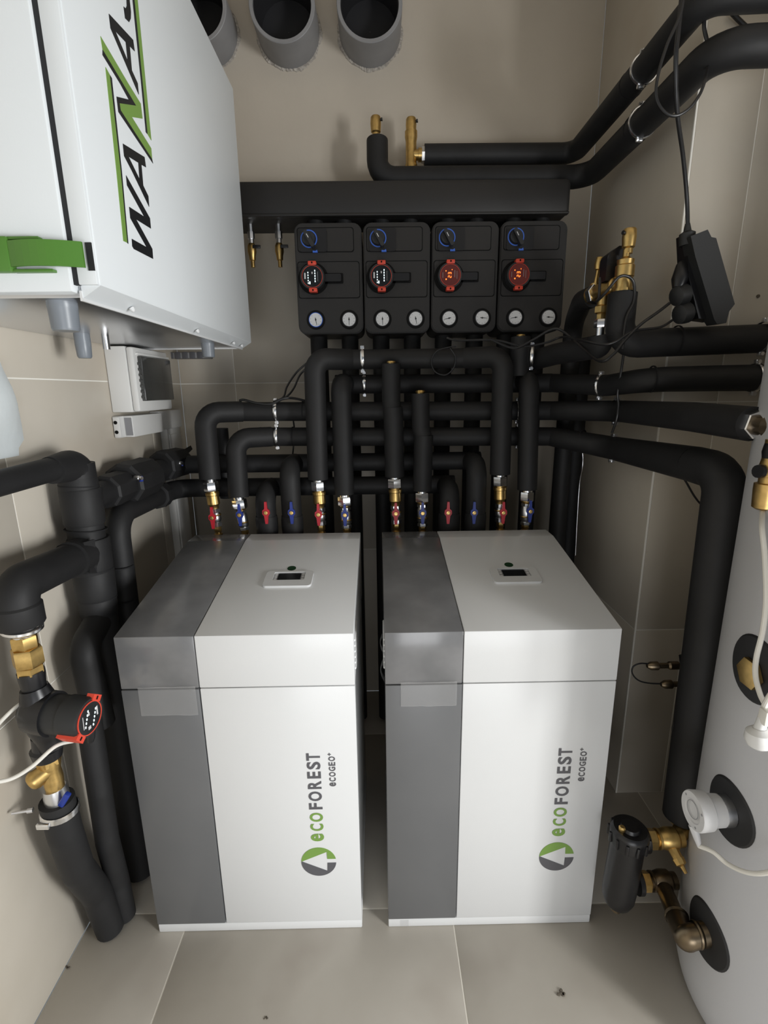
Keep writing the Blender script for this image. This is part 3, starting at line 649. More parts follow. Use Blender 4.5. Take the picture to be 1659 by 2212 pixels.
pb = at(1474, 1762, y=0.0)
part('insulation', MB().tube([PD[0], PD[1], PD[2]], 0.036, 22, 0.15, r1=0.047), 'foam', tD)
part('insulation', MB().tube([PD[2], PD[3], pb], 0.0475, 24, 0.085, r1=0.0500), 'foam', tD, label='thick foam-covered drop beside the tank')
clamp(tD, (X(599, 943, 0.76), 0.76, ZD), (1, 0, 0), 0.0355)
clamp(tD, (X(1118, 943, 0.76), 0.76, ZD-0.010), (1, 0, 0), 0.0355)
clamp(tD, at(1328, 968, y=0.58), (0.3, -0.8, 0), 0.038)
seam(tD, at(1258, 950, y=0.68), (0.7, -0.7, 0), 0.0362)
for tt, yy, zz, pts_ in ((tC, 0.76, ZC_, (655, 470)), (tD, 0.76, ZD, (630, 560))):
    for q_ in pts_: seam(tt, (X(q_, 888, yy), yy, zz), (1, 0, 0), 0.035)
a_ = at(478, 925, y=0.84)
tag(part('insulated_pipe', MB().tube([(a_.x, 0.84, a_.z), (at(490, 1075, y=0.84).x, 0.84, at(490, 1075, y=0.84).z)], 0.026, 18), 'foam', loc=a_), 'short black upright pipe between the two leftmost risers', 'pipe')
# E and F run to the left wall and come forward along it
xw = -0.150
tE = pipe('insulated_pipe', 'black lattice pipe, fifth from the top, coming forward along the left wall', [(X(1026, 992, 0.8)+0.02, 0.80, ZE), (xw+0.02, 0.80, ZE), (xw, 0.70, ZE), (xw, 0.22, 1.268)], 0.035, 0.08, group=HG)
tF = pipe('insulated_pipe', 'lowest black lattice pipe, coming forward and bending down at the left wall', [(X(970, 1045, 0.8)+0.02, 0.80, ZF), (xw+0.02, 0.80, ZF), (xw, 0.70, ZF), (xw, 0.345, 1.190), (xw, 0.325, 0.60), (xw+0.01, 0.325, 0.02)], 0.036, 0.075, group=HG)
seam(tF, (xw, 0.33, 1.03), (0, 0, 1), 0.0365)
seam(tF, (xw, 0.328, 0.92), (0, 0, 1), 0.0365)
# foam-wrapped valves on them
def wrap(parent, c, ax, L, r, nm='valve_wrap', sq=1.0):
    c = V(c); ax = V(ax).normalized()
    return part(nm, MB().lathe(c-ax*L/2, ax, [(0, r*0.86), (L*0.04, r), (L*0.3, r*1.03), (L*0.6, r*0.99), (L*0.96, r), (L, r*0.88)], 9, ph=0.3), 'foam', parent, ang=20)
def flap(parent, pts):
    mb = MB(); a = [V(p) for p in pts]; n_ = (a[1]-a[0]).cross(a[2]-a[0]).normalized()*0.006; m_ = len(a)
    mb.add(a+[p+n_ for p in a], [tuple(range(m_)), tuple(range(2*m_-1, m_-1, -1))]+[(i, (i+1) % m_, m_+(i+1) % m_, m_+i) for i in range(m_)])
    return part('foam_flap', mb, 'foam', parent, flat=True)
wrap(tE, (xw, 0.50, 1.272), (0, 1, 0), 0.17, 0.066); wrap(tE, (xw, 0.36, 1.268), (0, 1, 0), 0.11, 0.050)
wrap(tE, (xw+0.01, 0.77, 1.285), (0.2, 1, 0), 0.13, 0.058); wrap(tF, (xw, 0.66, 1.186), (0, 1, 0), 0.05, 0.047, 'sleeve')
flap(tE, [at(365, 990, x=-0.15), at(412, 962, x=-0.12), at(416, 970, x=-0.11), at(385, 1000, x=-0.12)])
flap(tE, [at(244, 1020, x=-0.17), at(300, 1008, x=-0.12), at(306, 1030, x=-0.10), at(262, 1026, x=-0.14)])
flap(tE, [at(300, 1010, x=-0.13), at(350, 1012, x=-0.11), at(352, 1022, x=-0.10), at(306, 1026, x=-0.10)])
for px, py in ((306, 1032), (394, 1000)):
    q_ = at(px, py, x=-0.085)
    part('valve_stem', MB().lathe(q_-V((0.02, 0, 0)), (1, -0.4, 0), [(0, 0.008), (0.018, 0.008), (0.02, 0.006), (0.028, 0.006)], 8), 'chrome', tE)
    part('lever', MB().box(q_+V((-0.004, 0.004, -0.004)), (0.012, 0.010, 0.018), 0.003), 'blue', tE)
# big vertical at the left wall with its two forward branches
xv, yv = -0.150, 0.187
tV = thing('insulated_pipe', 'thick black taped pipe standing at the left wall, with two arms reaching forward', 'pipe', (xv, yv, 0.0), 'left wall pipes')
part('insulation', MB().tube([(xv, yv, 1.372), (xv, yv, 0.02)], 0.046, 24, 0.05), 'foam', tV)
part('insulation', MB().tube([(xv-0.03, -0.75, 1.352), (xv-0.005, -0.1, 1.366), (xv, 0.13, 1.371)], 0.0215, 22, 0.05, r1=0.030), 'foam', tV)
for z_, L_, r_ in ((1.255, 0.10, 0.051), (1.115, 0.10, 0.053), (1.03, 0.085, 0.052), (0.965, 0.05, 0.049)):
    part('sleeve', MB().lathe((xv, yv, z_-L_/2), (0.02, 0.01, 1), [(0, r_*0.97), (0.004, r_), (L_-0.004, r_*1.01), (L_, r_*0.97)], 24), 'foam', tV)
for z_, r_ in ((1.312, 0.0475), (1.19, 0.0515), (1.075, 0.0525), (0.99, 0.051)):
    part('seam', MB().lathe((xv, yv, z_-0.002), (0.06, 0.08, 1), [(0, r_-0.003), (0, r_+0.0012), (0.0035, r_+0.0012), (0.0035, r_-0.003)], 24, False, False), 'foam2', tV)
part('sleeve', MB().tube([(xv, 0.085, 1.368), (xv, yv, 1.368), (xv, yv, 1.30)], 0.034, 24, 0.05, r1=0.0495), 'foam', tV)
seam(tV, (xv, 0.135, 1.368), (0, 1, 0), 0.0375)
# branch towards the camera that feeds the circulator
xb, yb = -0.132, -0.128
part('branch', MB().tube([(xv, yv, 1.130), (xv+0.006, 0.10, 1.132), (xb, yb, 1.150), (xb, yb, 1.062)], 0.043, 24, 0.06), 'foam', tV)
part('sleeve', MB().tube([(xv+0.008, 0.135, 1.130), (xv+0.010, 0.085, 1.134)], 0.048, 20, 0.02), 'foam', tV)
part('sleeve', MB().lathe((xb, yb, 1.060), (0.0, 0, 1), [(0, 0.045), (0.003, 0.047), (0.045, 0.047), (0.050, 0.043)], 24), 'foam', tV)
flap(tV, [at(180, 1172, x=-0.11), at(205, 1165, x=-0.10), at(210, 1238, x=-0.10), at(195, 1238, x=-0.10)])

# ------------------------------------------------------------------ circulator at the left wall
tP = thing('circulator_pump', 'black circulator pump with red clips on the left wall', 'pump', (xb, yb, 0.60))
def up_(z): return V((xb, yb, z))
part('hose_clamp', MB().lathe(up_(1.045), (0.1, 0, 1), [(0, 0.036), (0.004, 0.040), (0.010, 0.040), (0.014, 0.036)], 28, False, False).lathe(up_(1.032), (0, 0, 1), [(0, 0.022), (0.03, 0.030)], 24), 'chrome', tP)
part('union', MB().hexn(up_(1.005), (0, 0, 1), 0.030, 0.027).hexn(up_(0.962), (0, 0, 1), 0.043, 0.031, 0.3).hexn(up_(0.942), (0, 0, 1), 0.020, 0.028, 0.1), 'brass', tP)
part('flange', MB().lathe(up_(0.905), (0, 0, 1), [(0, 0.024), (0.012, 0.025), (0.03, 0.027), (0.042, 0.027)], 22), 'plast', tP)
part('flange', MB().lathe(up_(0.72), (0, 0, 1), [(0, 0.030), (0.025, 0.034), (0.03, 0.028), (0.06, 0.026)], 22), 'plast', tP)
hp = V((xb+0.020, yb-0.005, 0.842)); hd = V((1, -0.14, -0.05)).normalized()
part('pump_housing', MB().lathe(up_(0.905), (0.12, -0.02, -1), [(0, 0.028), (0.03, 0.036), (0.06, 0.040), (0.10, 0.038), (0.13, 0.030), (0.155, 0.028)], 22).lathe(hp-hd*0.05, hd, [(0, 0.030), (0.02, 0.046), (0.05, 0.050), (0.07, 0.050)], 30), 'plast', tP)
part('motor', MB().lathe(hp+hd*0.015, hd, [(0, 0.044), (0.04, 0.044), (0.042, 0.0465), (0.086, 0.0465), (0.092, 0.044), (0.092, 0.036)], 36), 'plastm', tP)
fc = hp+hd*0.107; fu = V((0, 0, 1))-hd*hd.z; fu.normalize(); fv = hd.cross(fu)
def FC(u, v, h): return fc+fv*u+fu*v+hd*h
rf = part('rim', MB().lathe(fc-hd*0.001, hd, [(0, 0.0385), (0.003, 0.0385), (0.003, 0.036), (0, 0.036)], 36, False, False), 'orange', tP)
part('face', MB().prism(circ(0, 0, 0.0362, 32), FC, 0.0012), 'screen', tP)
for s_, aa in ((1, radians(128)), (-1, radians(-38))):
    cl_ = 0.014 if s_ > 0 else 0.046
    ca, sa = cos(aa), sin(aa)
    def CL(u, v, h): return FC(u*(-sa)+ca*(v), u*ca+sa*(v), h)
    part('clip', MB().prism([(-0.014, 0.037), (0.014, 0.037), (0.014, 0.051), (-0.014, 0.051)], lambda u, v, h: CL(u, v, h-cl_), cl_+0.003), 'orange', tP)
    part('clip_slot', MB().prism([(-0.0025, 0.040), (0.0025, 0.040), (0.0025, 0.048), (-0.0025, 0.048)], lambda u, v, h: CL(u, v, h+0.003), 0.0006), 'eppd', tP)
ta = radians(20)
for j in range(5):
    for uu in (-0.015, 0.010):
        u_, v_ = uu, -0.018+j*0.0088
        part('light', MB().prism([(u_*cos(ta)-v_*sin(ta)+du, u_*sin(ta)+v_*cos(ta)+dv) for du, dv in ((-0.0015, -0.0025), (0.0015, -0.0025), (0.0015, 0.0025), (-0.0015, 0.0025))], FC, 0.0018), 'led', rf)
for u_, v_, w_, h_ in ((-0.024, 0.004, 0.002, 0.011), (0.002, 0.012, 0.002, 0.004), (0.021, 0.0, 0.0008, 0.016), (0.004, -0.022, 0.004, 0.004)):
    part('light', MB().prism([(u_-w_, v_-h_), (u_+w_, v_-h_), (u_+w_, v_+h_), (u_-w_, v_+h_)], FC, 0.0018), 'sens', rf)
part('cable_gland', MB().lathe(at(196, 1578, x=-0.03), (-0.2, 0, -1), [(0, 0.010), (0.02, 0.010), (0.03, 0.008)], 14), 'plast', tP)
part('valve_body', MB().lathe(up_(0.735), (0.02, 0, -1), [(0, 0.020), (0.03, 0.024), (0.05, 0.020), (0.07, 0.022), (0.10, 0.020), (0.125, 0.023), (0.14, 0.021)], 20).lathe(up_(0.69), (-0.6, -0.5, -0.35), [(0, 0.021), (0.028, 0.021), (0.036, 0.023), (0.044, 0.020), (0.048, 0.015)], 16).hexn(up_(0.722), (0.02, 0, -1), 0.02, 0.026, 0.2), 'brass', tP)
part('valve_body', MB().lathe(up_(0.635), (0.05, 0, -1), [(0, 0.024), (0.02, 0.027), (0.045, 0.027), (0.05, 0.022)], 18), 'steel', tP, label='nickel ball valve under the strainer')
part('lever', MB().box((xb+0.034, yb-0.02, 0.618), (0.014, 0.012, 0.040), 0.003, Matrix.Rotation(0.6, 3, 'Y')), 'blue', tP)
part('clamp', MB().lathe((xb+0.002, yb, 0.560), (0.05, 0, 1), [(0, 0.039), (0.003, 0.042), (0.014, 0.042), (0.017, 0.039)], 26, False, False).box((xb-0.01, yb-0.042, 0.566), (0.03, 0.012, 0.014), 0.002), 'chrome', tP)
part('clamp_screw', MB().lathe((xb-0.045, yb-0.02, 0.590), (-1, -0.2, 0), [(0, 0.006), (0.012, 0.006), (0.012, 0.0035), (0.045, 0.0035)], 8), 'steel', tP)
tH = thing('insulated_pipe', 'black foam-covered hose curving from the circulator down to the floor', 'pipe', (-0.16, 0.0, 0), 'left wall pipes')
part('insulation', MB().tube([(xb, yb, 0.60), (xb, yb+0.005, 0.50), (-0.148, -0.085, 0.34), (-0.165, -0.01, 0.17), (-0.160, 0.012, 0.01)], 0.038, 22, 0.12), 'foam', tH)
part('foam_flap', MB().add([at(232, 1985, z=0.03), at(205, 2018, z=0.004), at(210, 2020, z=0.002), at(240, 1996, z=0.03), at(230, 1985, z=0.02), at(207, 2020, z=0.0)], [(0, 1, 2, 3), (4, 5, 1, 0), (3, 2, 5, 4)]), 'foam2', tH)
tH2 = pipe('insulated_pipe', 'thin black foam-covered pipe reaching the floor between the hose and the wall pipe', [(-0.120, 0.02, 0.74), (-0.115, 0.005, 0.50), (-0.122, 0.010, 0.33), (-0.135, 0.045, 0.14), (-0.134, 0.048, 0.01)], 0.030, 0.10, group='left wall pipes')
pipe('insulated_pipe', 'black foam-covered pipe stub pointing forward behind the circulator', [(-0.15, 0.20, 0.93), (-0.128, 0.055, 0.900), (-0.126, 0.075, 0.66)], 0.036, 0.05, group='left wall pipes')
def cable(name, label, pts, r, m='cable', cat='cable', fil=0.12, group=None):
    P = [V(p) for p in pts]
    # smooth through the points
    out = []
    for i in range(len(P)-1):
        p0, p1, p2, p3 = P[max(i-1, 0)], P[i], P[i+1], P[min(i+2, len(P)-1)]
        for k in range(8):
            t = k/8.0
            out.append(0.5*((2*p1)+(p2-p0)*t+(2*p0-5*p1+4*p2-p3)*t*t+(3*p1-p0-3*p2+p3)*t**3))
    out.append(P[-1])
    o = part(name, MB().tube(out, r, 10, 0), m, loc=P[0]); tag(o, label, cat, group)
    return o
cable('power_cable', 'white cable looping from the circulator towards the left edge', [at(158, 1601, x=-0.06), at(120, 1612, x=-0.07), at(70, 1655, x=-0.10), at(25, 1682, x=-0.13), at(-25, 1692, x=-0.15)], 0.0042, 'wcable')
cable('power_cable', 'white cable leaving the back of the circulator at the left edge', [at(78, 1508, x=-0.15), at(45, 1520, x=-0.16), at(10, 1550, x=-0.18), at(-25, 1590, x=-0.19)], 0.0042, 'wcable')

# ================================================================== BOXES ON THE LEFT WALL
fz0, fz1 = 1.489, 1.690
t = thing('fuse_box', 'white fuse box with smoked window on the left wall under the cabinet', 'fuse box', (-0.19, 0.71, fz0))
FX = -0.135
part('back_box', MB().span((XL+0.001, 0.574, fz0), (FX-0.032, 0.850, fz1+0.012), 0.004), 'boxwhite', t)
part('cover', MB().span((FX-0.031, 0.576, fz0+0.001), (FX-0.006, 0.848, fz1+0.010), 0.008), 'boxwhite', t)
wn = part('window', MB().span((FX-0.012, 0.600, fz0+0.036), (FX+0.008, 0.838, fz1-0.018), 0.004), 'smoke', t)
for k in range(7): part('window_ridge', MB().span((FX-0.008, 0.594, fz0+0.045+k*0.018), (FX+0.002, 0.602, fz0+0.054+k*0.018), 0.001), 'smoke', wn)
part('frame_ridge', MB().span((FX-0.010, 0.590, fz1-0.016), (FX+0.001, 0.846, fz1-0.008), 0.002), 'boxwhite', t)
jz0, jz1, JX = 1.404, 1.476, -0.184
t = thing('junction_box', 'small white junction box with open end under the fuse box', 'junction box', (-0.21, 0.70, jz0))
part('base', MB().span((XL+0.001, 0.566, jz0), (XL+0.022, 0.850, jz1), 0.003), 'boxwhite', t)
part('lid', MB().span((XL+0.020, 0.600, jz0), (JX, 0.842, jz1), 0.003), 'boxwhite', t)
part('end_plate', MB().span((XL+0.004, 0.562, jz0+0.003), (XL+0.026, 0.568, jz1-0.002), 0.002), 'boxwhite', t)
part('open_end', MB().span((XL+0.026, 0.5975, jz0+0.006), (JX-0.003, 0.602, jz1-0.006)), 'ledg', t)
for zz in (0.020, 0.052): part('cable_hole', MB().lathe((XL+0.013, 0.5618, jz0+zz), (0, -1, 0), [(0, 0.006), (0.0015, 0.006)], 14), 'eppd', t)
t = thing('cable_trunking', 'white plastic cable trunking running down the left wall corner', 'trunking', (-0.22, 1.03, 0.0))
part('channel', MB().span((XL+0.001, 0.925, 0.0), (XL+0.030, 1.06, jz0+0.035), 0.002), 'boxwhite', t)
part('cover', MB().span((XL+0.030, 0.935, 0.0), (XL+0.036, 1.05, jz0-0.02), 0.002), 'boxwhite', t)
part('elbow_cover', MB().span((XL+0.001, 0.845, jz0+0.004), (XL+0.040, 1.066, jz1+0.006), 0.004), 'boxwhite', t)
t = thing('slotted_duct', 'dark slotted cable duct on the back wall under the cabinet', 'cable duct', (0.0, 1.17, 1.70))
a, b = at(368, 772, y=1.185), at(448, 768, y=1.185)
part('channel', MB().span((a.x, 1.13, a.z-0.008), (b.x+0.02, 1.198, a.z+0.016), 0.002), 'duct', t)
for k in range(5): part('slat', MB().span((a.x+0.012+k*0.032, 1.126, a.z-0.010), (a.x+0.034+k*0.032, 1.132, a.z+0.018), 0.001), 'gprint', t)
# white bag at the left edge
mb = MB(); n, m_ = 14, 10; vs = []
for j in range(n+1):
    v_ = j/n
    for i in range(m_+1):
        u_ = i/m_; z_ = 1.655-0.25*v_
        edge = 0.140-0.06*max(0, (0.35-v_))*1.2-0.012*sin(7*v_)-(0.02 if v_ > 0.9 else 0)
        y_ = -0.20+(edge+0.20-0.02)*u_
        vs.append(V((XL+0.006+0.045*sin(pi*u_)**0.6*sin(pi*min(1, v_*0.85+0.1))+0.004*sin(9*v_+5*u_), y_, z_)))
k0 = len(vs)
vs += [V((XL+0.001, p.y, p.z)) for p in vs]
fs = [(j*(m_+1)+i, j*(m_+1)+i+1, (j+1)*(m_+1)+i+1, (j+1)*(m_+1)+i) for j in range(n) for i in range(m_)]
fs += [tuple(k0+q for q in reversed(f)) for f in fs]
rim = [i for i in range(m_+1)]+[j*(m_+1)+m_ for j in range(1, n+1)]+[n*(m_+1)+i for i in range(m_-1, -1, -1)]+[j*(m_+1) for j in range(n-1, 0, -1)]
fs += [(rim[q], rim[(q+1) % len(rim)], k0+rim[(q+1) % len(rim)], k0+rim[q]) for q in range(len(rim))]
tag(part('plastic_bag', MB().add(vs, fs), 'cloth', loc=(XL+0.02, -0.05, 1.40)), 'white plastic bag hanging on the left wall at the picture edge', 'bag')

# ================================================================== UPPER PIPES AND VENTS
zU1, zU2 = 2.440, 2.333
v2x = at(888, 340, y=1.07).x
tv = thing('air_vent', 'brass air vent on a tee, joined to the horizontal black pipe end', 'air vent', (v2x, 1.07, 2.36), 'brass air vents above the header')
def vent_top(t, x, y, z, s=1.0, nz=1):
    part('vent_cap', MB().lathe((x, y, z), (0, 0, 1), [(0, 0.012*s), (0.012*s, 0.012*s), (0.016*s, 0.0165*s), (0.040*s, 0.0185*s), (0.058*s, 0.0175*s), (0.062*s, 0.015*s)], 18), 'brass', t)
    part('vent_nozzle', MB().lathe((x+nz*0.012*s, y-0.004, z+0.050*s), (nz, -0.3, 0.1), [(0, 0.0045*s), (0.008*s, 0.0045*s), (0.008*s, 0.0055*s), (0.011*s, 0.0055*s)], 10), 'plast', t)
part('tee', MB().lathe((v2x, 1.07, 2.285), (0, 0, 1), [(0, 0.018), (0.05, 0.018), (0.05, 0.0225), (0.085, 0.0225), (0.09, 0.024), (0.12, 0.024), (0.125, 0.021), (0.20, 0.021), (0.215, 0.024), (0.235, 0.024), (0.24, 0.014), (0.262, 0.014)], 20).lathe((v2x, 1.07, zU1), (1, 0, 0), [(0, 0.019), (0.028, 0.019), (0.028, 0.024), (0.045, 0.024)], 18), 'brass', tv)
part('nut', MB().hexn((v2x+0.040, 1.07, zU1), (1, 0, 0), 0.014, 0.028), 'chrome', tv)
ztop = at(888, 300, y=1.07).z
vent_top(tv, v2x, 1.07, ztop, 1.12)
yA = 0.30
zU1e = 2.440
tU1 = pipe('insulated_pipe', 'upper black foam-covered pipe from the brass tee, turning forward along the right wall', [(v2x+0.052, 1.07, zU1), (1.441, 1.07, zU1), (1.441, 0.27, zU1e), (2.1, 0.25, zU1e+0.01)], 0.0365, 0.055, group='upper pipes')
seam(tU1, (1.441, 0.62, zU1), (0, 1, 0), 0.0365)
v1x = at(812, 290, y=1.02).x
tv = thing('air_vent', 'brass air vent on top of the bent black pipe', 'air vent', (v1x, 1.02, 2.45), 'brass air vents above the header')
vent_top(tv, v1x, 1.02, at(812, 297, y=1.02).z, 1.1)
p2 = at(815, 310, y=1.02)
tU2 = pipe('insulated_pipe', 'lower black foam-covered pipe above the header, turning forward along the right wall', [(p2.x, 1.02, p2.z+0.01), (v1x+0.004, 1.0, zU2), (1.478, 1.0, zU2), (1.478, 0.255, zU2-0.005), (2.1, 0.235, zU2)], 0.0405, 0.075, group='upper pipes')
part('cap', MB().lathe((p2.x, 1.02, p2.z+0.005), (0, 0, 1), [(0, 0.0405), (0.012, 0.034), (0.018, 0.02)], 22), 'foam', tU2)
part('stub', MB().lathe((v1x+0.03, 1.0, 2.285), (0, 0, 1), [(0, 0.03), (0.02, 0.03)], 18), 'foam', tU2)
for tt, (x_, y_, z_), rr in ((tU1, (1.441, 0.545, zU1), 0.037), (tU2, (1.478, 0.60, zU2), 0.041)):
    cl = clamp(tt, (x_, y_, z_), (0, 1, 0), rr, 0.010)
seam(tU2, (1.478, 0.64, zU2), (0, 1, 0), 0.0405)
# short dark brackets to the wall behind these pipes
for px, py, lb in ((1520, 75, 'short black rod between the two upper pipes near the wall corner'),):
    pass

# ================================================================== BRASS VALVE GROUP AT THE RIGHT WALL
YV = 0.42
b = at(1345, 634, y=YV); xg = b.x
tS = pipe('insulated_pipe', 'black foam-covered pipe along the right front wall, bending up to the brass mixing valve', [(xg, YV, b.z), (xg, YV, 1.675), (at(1659, 728, y=0.41).x+0.1, 0.41, 1.689)], 0.041, 0.06, group=GRP)
part('insulation', MB().lathe((xg, YV, 1.70), (0, 0, 1), [(0, 0.0345), (b.z-1.70+0.004, 0.0345)], 22), 'foam', tS)
clamp(tS, at(1645, 728, y=0.41), (1, 0, 0), 0.042)
seam(tS, at(1460, 735, y=0.41), (1, 0, 0), 0.041)
tg = thing('mixing_valve', 'brass mixing valve with two air vents and black actuator at the right wall', 'valve', (xg, YV, b.z))
def zz(py): return at(1345, py, y=YV).z
part('tee', MB().lathe((xg, YV, b.z), (0, 0, 1), [(0, 0.027), (0.012, 0.027), (0.012, 0.024), (zz(600)-b.z, 0.024), (zz(598)-b.z, 0.0265), (zz(575)-b.z, 0.0265), (zz(572)-b.z, 0.023), (zz(562)-b.z, 0.024), (zz(560)-b.z, 0.018), (zz(555)-b.z, 0.010), (zz(540)-b.z, 0.010)], 20), 'brass', tg)
part('collar', MB().lathe((xg, YV, b.z-0.003), (0, 0, 1), [(0, 0.030), (0.004, 0.030)], 20), 'chrome', tg)
vent_top(tg, xg+0.004, YV, zz(548), 1.05, -1)
e0 = V((xg, YV, zz(612))); e1 = at(1272, 640, y=0.56); dd = (e1-e0).normalized(); LL = (e1-e0).length
part('valve_body', MB().lathe(e0+dd*0.015, dd, [(0, 0.020), (0.012, 0.022), (0.016, 0.026), (0.022, 0.026), (0.026, 0.022), (0.05, 0.024), (0.075, 0.026), (LL*0.62, 0.024), (LL*0.7, 0.022), (LL*0.85, 0.026), (LL-0.03, 0.026)], 20), 'brass', tg)
part('nut', MB().hexn(e1-dd*0.035, dd, 0.02, 0.031, 0.2), 'chrome', tg)
mc = at(1327, 574, y=0.480)
part('actuator', MB().prism([(-0.033, -0.046), (0.030, -0.046), (0.030, 0.047), (0.000, 0.049), (-0.029, 0.028), (-0.033, 0.018)], lambda u, v, h: mc+V((u, -h+0.025, v)), 0.048), 'plast', tg)
c1 = at(1303, 640, y=0.465)
part('outlet', MB().lathe(c1, (0, 0, -1), [(0, 0.016), (0.025, 0.016), (0.03, 0.012)], 16).hexn(c1+V((0, 0, -0.028)), (0, 0, -1), 0.020, 0.022).hexn(c1+V((0, 0, -0.048)), (0, 0, -1), 0.022, 0.014), 'brass', tg)
part('outlet_union', MB().hexn(c1+V((0, 0, -0.066)), (0, 0, -1), 0.024, 0.020, 0.4).lathe(c1+V((0, 0, -0.09)), (0, 0, -1), [(0, 0.013), (0.03, 0.013)], 16), 'chrome', tg)
s0 = at(1284, 618, y=0.54)
part('small_vent', MB().lathe(s0-V((0, 0, 0.03)), (0.1, 0, 1), [(0, 0.014), (0.03, 0.014), (0.03, 0.017), (0.036, 0.017), (0.037, 0.008), (0.060, 0.006), (0.075, 0.006), (0.078, 0.011), (0.09, 0.014), (0.112, 0.012), (0.114, 0.009)], 16), 'brass', tg)
tA2 = pipe('insulated_pipe', 'black foam-covered pipe sloping from the lattice up to the chrome union under the brass valve', [(xA1+0.22, 0.80, ZA-0.01), at(1200, 765, y=0.66), at(1297, 748, y=0.465), (c1.x, 0.465, c1.z-0.112)], 0.036, 0.04, group=GRP)
clamp(tA2, at(1147, 770, y=0.735), (1, -0.2, 0), 0.036)
t = thing('insulated_pipe', 'short black foam-covered pipe end with brass tip under the last pump station', 'pipe', at(1125, 735, y=0.72))
a = at(1125, 728, y=0.72); part('insulation', MB().tube([a, (a.x, 0.72, ZB+0.02)], 0.034, 20), 'foam', t)
part('vent_tip', MB().lathe(a-V((0, 0, 0.01)), (0, 0, 1), [(0, 0.012), (0.014, 0.012), (0.014, 0.016), (0.018, 0.014)], 14), 'brass', t)

# ================================================================== TRANSFORMER, PLUGS, CABLES
c = at(1520, 600, y=0.37)
t = thing('power_strip', 'black power strip hanging by its cable at the right wall corner', 'power strip', (c.x, 0.37, 1.74))
pts = [(1480, 516), (1516, 502), (1524, 518), (1534, 520), (1574, 660), (1562, 676), (1556, 700), (1536, 702), (1530, 692), (1490, 560)]
fr_ = [at(px, py, y=0.345) for px, py in pts]
part('housing', MB().prism([(p.x, p.z) for p in fr_], lambda u, v, h: V((u, 0.365-h, v)), 0.045), 'plastm', t)
sd = [at(px, py, y=0.37) for px, py in ((1474, 508), (1490, 510), (1492, 560), (1532, 694), (1500, 690), (1478, 600))]
part('socket_side', MB().prism([(p.x, p.z) for p in sd], lambda u, v, h: V((u, 0.40-h, v)), 0.05), 'plast', t)
part('strain_relief', MB().lathe(at(1484, 530, y=0.355), (-0.1, 0, 1), [(0, 0.020), (0.03, 0.020), (0.036, 0.010), (0.055, 0.006)], 14), 'plastm', t)
k_ = at(1468, 570, y=0.36)
part('flap_cover', MB().lathe(at(1478, 566, y=0.375), (-0.25, -0.2, -1), [(0, 0.012), (0.01, 0.019), (0.05, 0.022), (0.075, 0.014)], 12), 'plast', t)
for (px, py), lb in (((1462, 642), 'round black plug, the upper of two in the power strip'), ((1468, 681), 'round black plug, the lower of two in the power strip')):
    q = at(px, py, y=0.36); g = thing('power_plug', lb, 'plug', q, 'two plugs in the hanging power strip')
    part('plug_body', MB().lathe(q+V((-0.01, -0.005, 0)), (1, 0.25, 0.25), [(0, 0.014), (0.006, 0.026), (0.022, 0.029), (0.034, 0.029), (0.040, 0.022)], 18), 'plastm', g)
    part('pin', MB().lathe(q+V((0.026, 0.005, 0.014)), (1, 0.25, 0.25), [(0, 0.0024), (0.02, 0.0024)], 8).lathe(q+V((0.026, 0.005, 0.002)), (1, 0.25, 0.25), [(0, 0.0024), (0.02, 0.0024)], 8), 'chrome', g)
cable('power_cable', 'black cable from which the power strip hangs, coming down from the upper pipes', [at(1478, -60, y=0.22), at(1466, 60, y=0.22), at(1460, 130, y=0.225), at(1463, 240, y=0.26), at(1476, 340, y=0.31), at(1484, 430, y=0.345), at(1486, 512, y=0.355)], 0.0052)
cable('thin_cable', 'thin black cable looping under the upper pipes at the right', [at(1478, -30, y=0.19), at(1470, 30, y=0.19), at(1440, 100, y=0.19), at(1420, 170, y=0.19), at(1419, 215, y=0.19), at(1438, 244, y=0.19), at(1462, 250, y=0.19), at(1490, 233, y=0.19), at(1512, 203, y=0.19), at(1524, 170, y=0.20), at(1530, 140, y=0.29)], 0.0034)
cable('thin_cable', 'short black cable tie between the two upper pipes at the wall corner', [at(1522, 35, y=0.30), at(1521, 60, y=0.30), at(1527, 88, y=0.30), at(1526, 100, y=0.30)], 0.0045)
cable('thin_cable', 'straight dark cable on the right front wall behind the upper pipes', [at(1578, 25, y=0.470), at(1605, 52, y=0.475), at(1632, 76, y=0.475)], 0.006)
cable('plug_cable', 'black cable from the upper plug, drooping left past the brass valve', [at(1446, 655, y=0.355), at(1420, 675, y=0.34), at(1385, 700, y=0.33), at(1350, 735, y=0.33), at(1325, 765, y=0.33), at(1295, 780, y=0.36), at(1250, 745, y=0.50), at(1215, 715, y=0.58), at(1190, 712, y=0.60), at(1150, 735, y=0.62), at(1110, 752, y=0.63), at(1060, 733, y=0.64)], 0.0042)
cable('plug_cable', 'black cable from the lower plug, running left under the pump stations', [at(1452, 692, y=0.355), at(1425, 707, y=0.34), at(1370, 715, y=0.335), at(1330, 738, y=0.34), at(1300, 744, y=0.36), at(1255, 735, y=0.44), at(1215, 728, y=0.60), at(1180, 740, y=0.62), at(1130, 748, y=0.63), at(1070, 735, y=0.64), at(990, 735, y=0.65), at(965, 730, y=0.66)], 0.0036)
cable('actuator_cable', 'black cable curling from the actuator over the brass mixing valve', [at(1296, 600, y=0.43), at(1294, 640, y=0.42), at(1290, 650, y=0.415), at(1310, 630, y=0.385), at(1335, 600, y=0.375), at(1355, 597, y=0.375), at(1369, 612, y=0.38), at(1369, 650, y=0.38), at(1352, 690, y=0.37), at(1345, 755, y=0.36)], 0.0042)
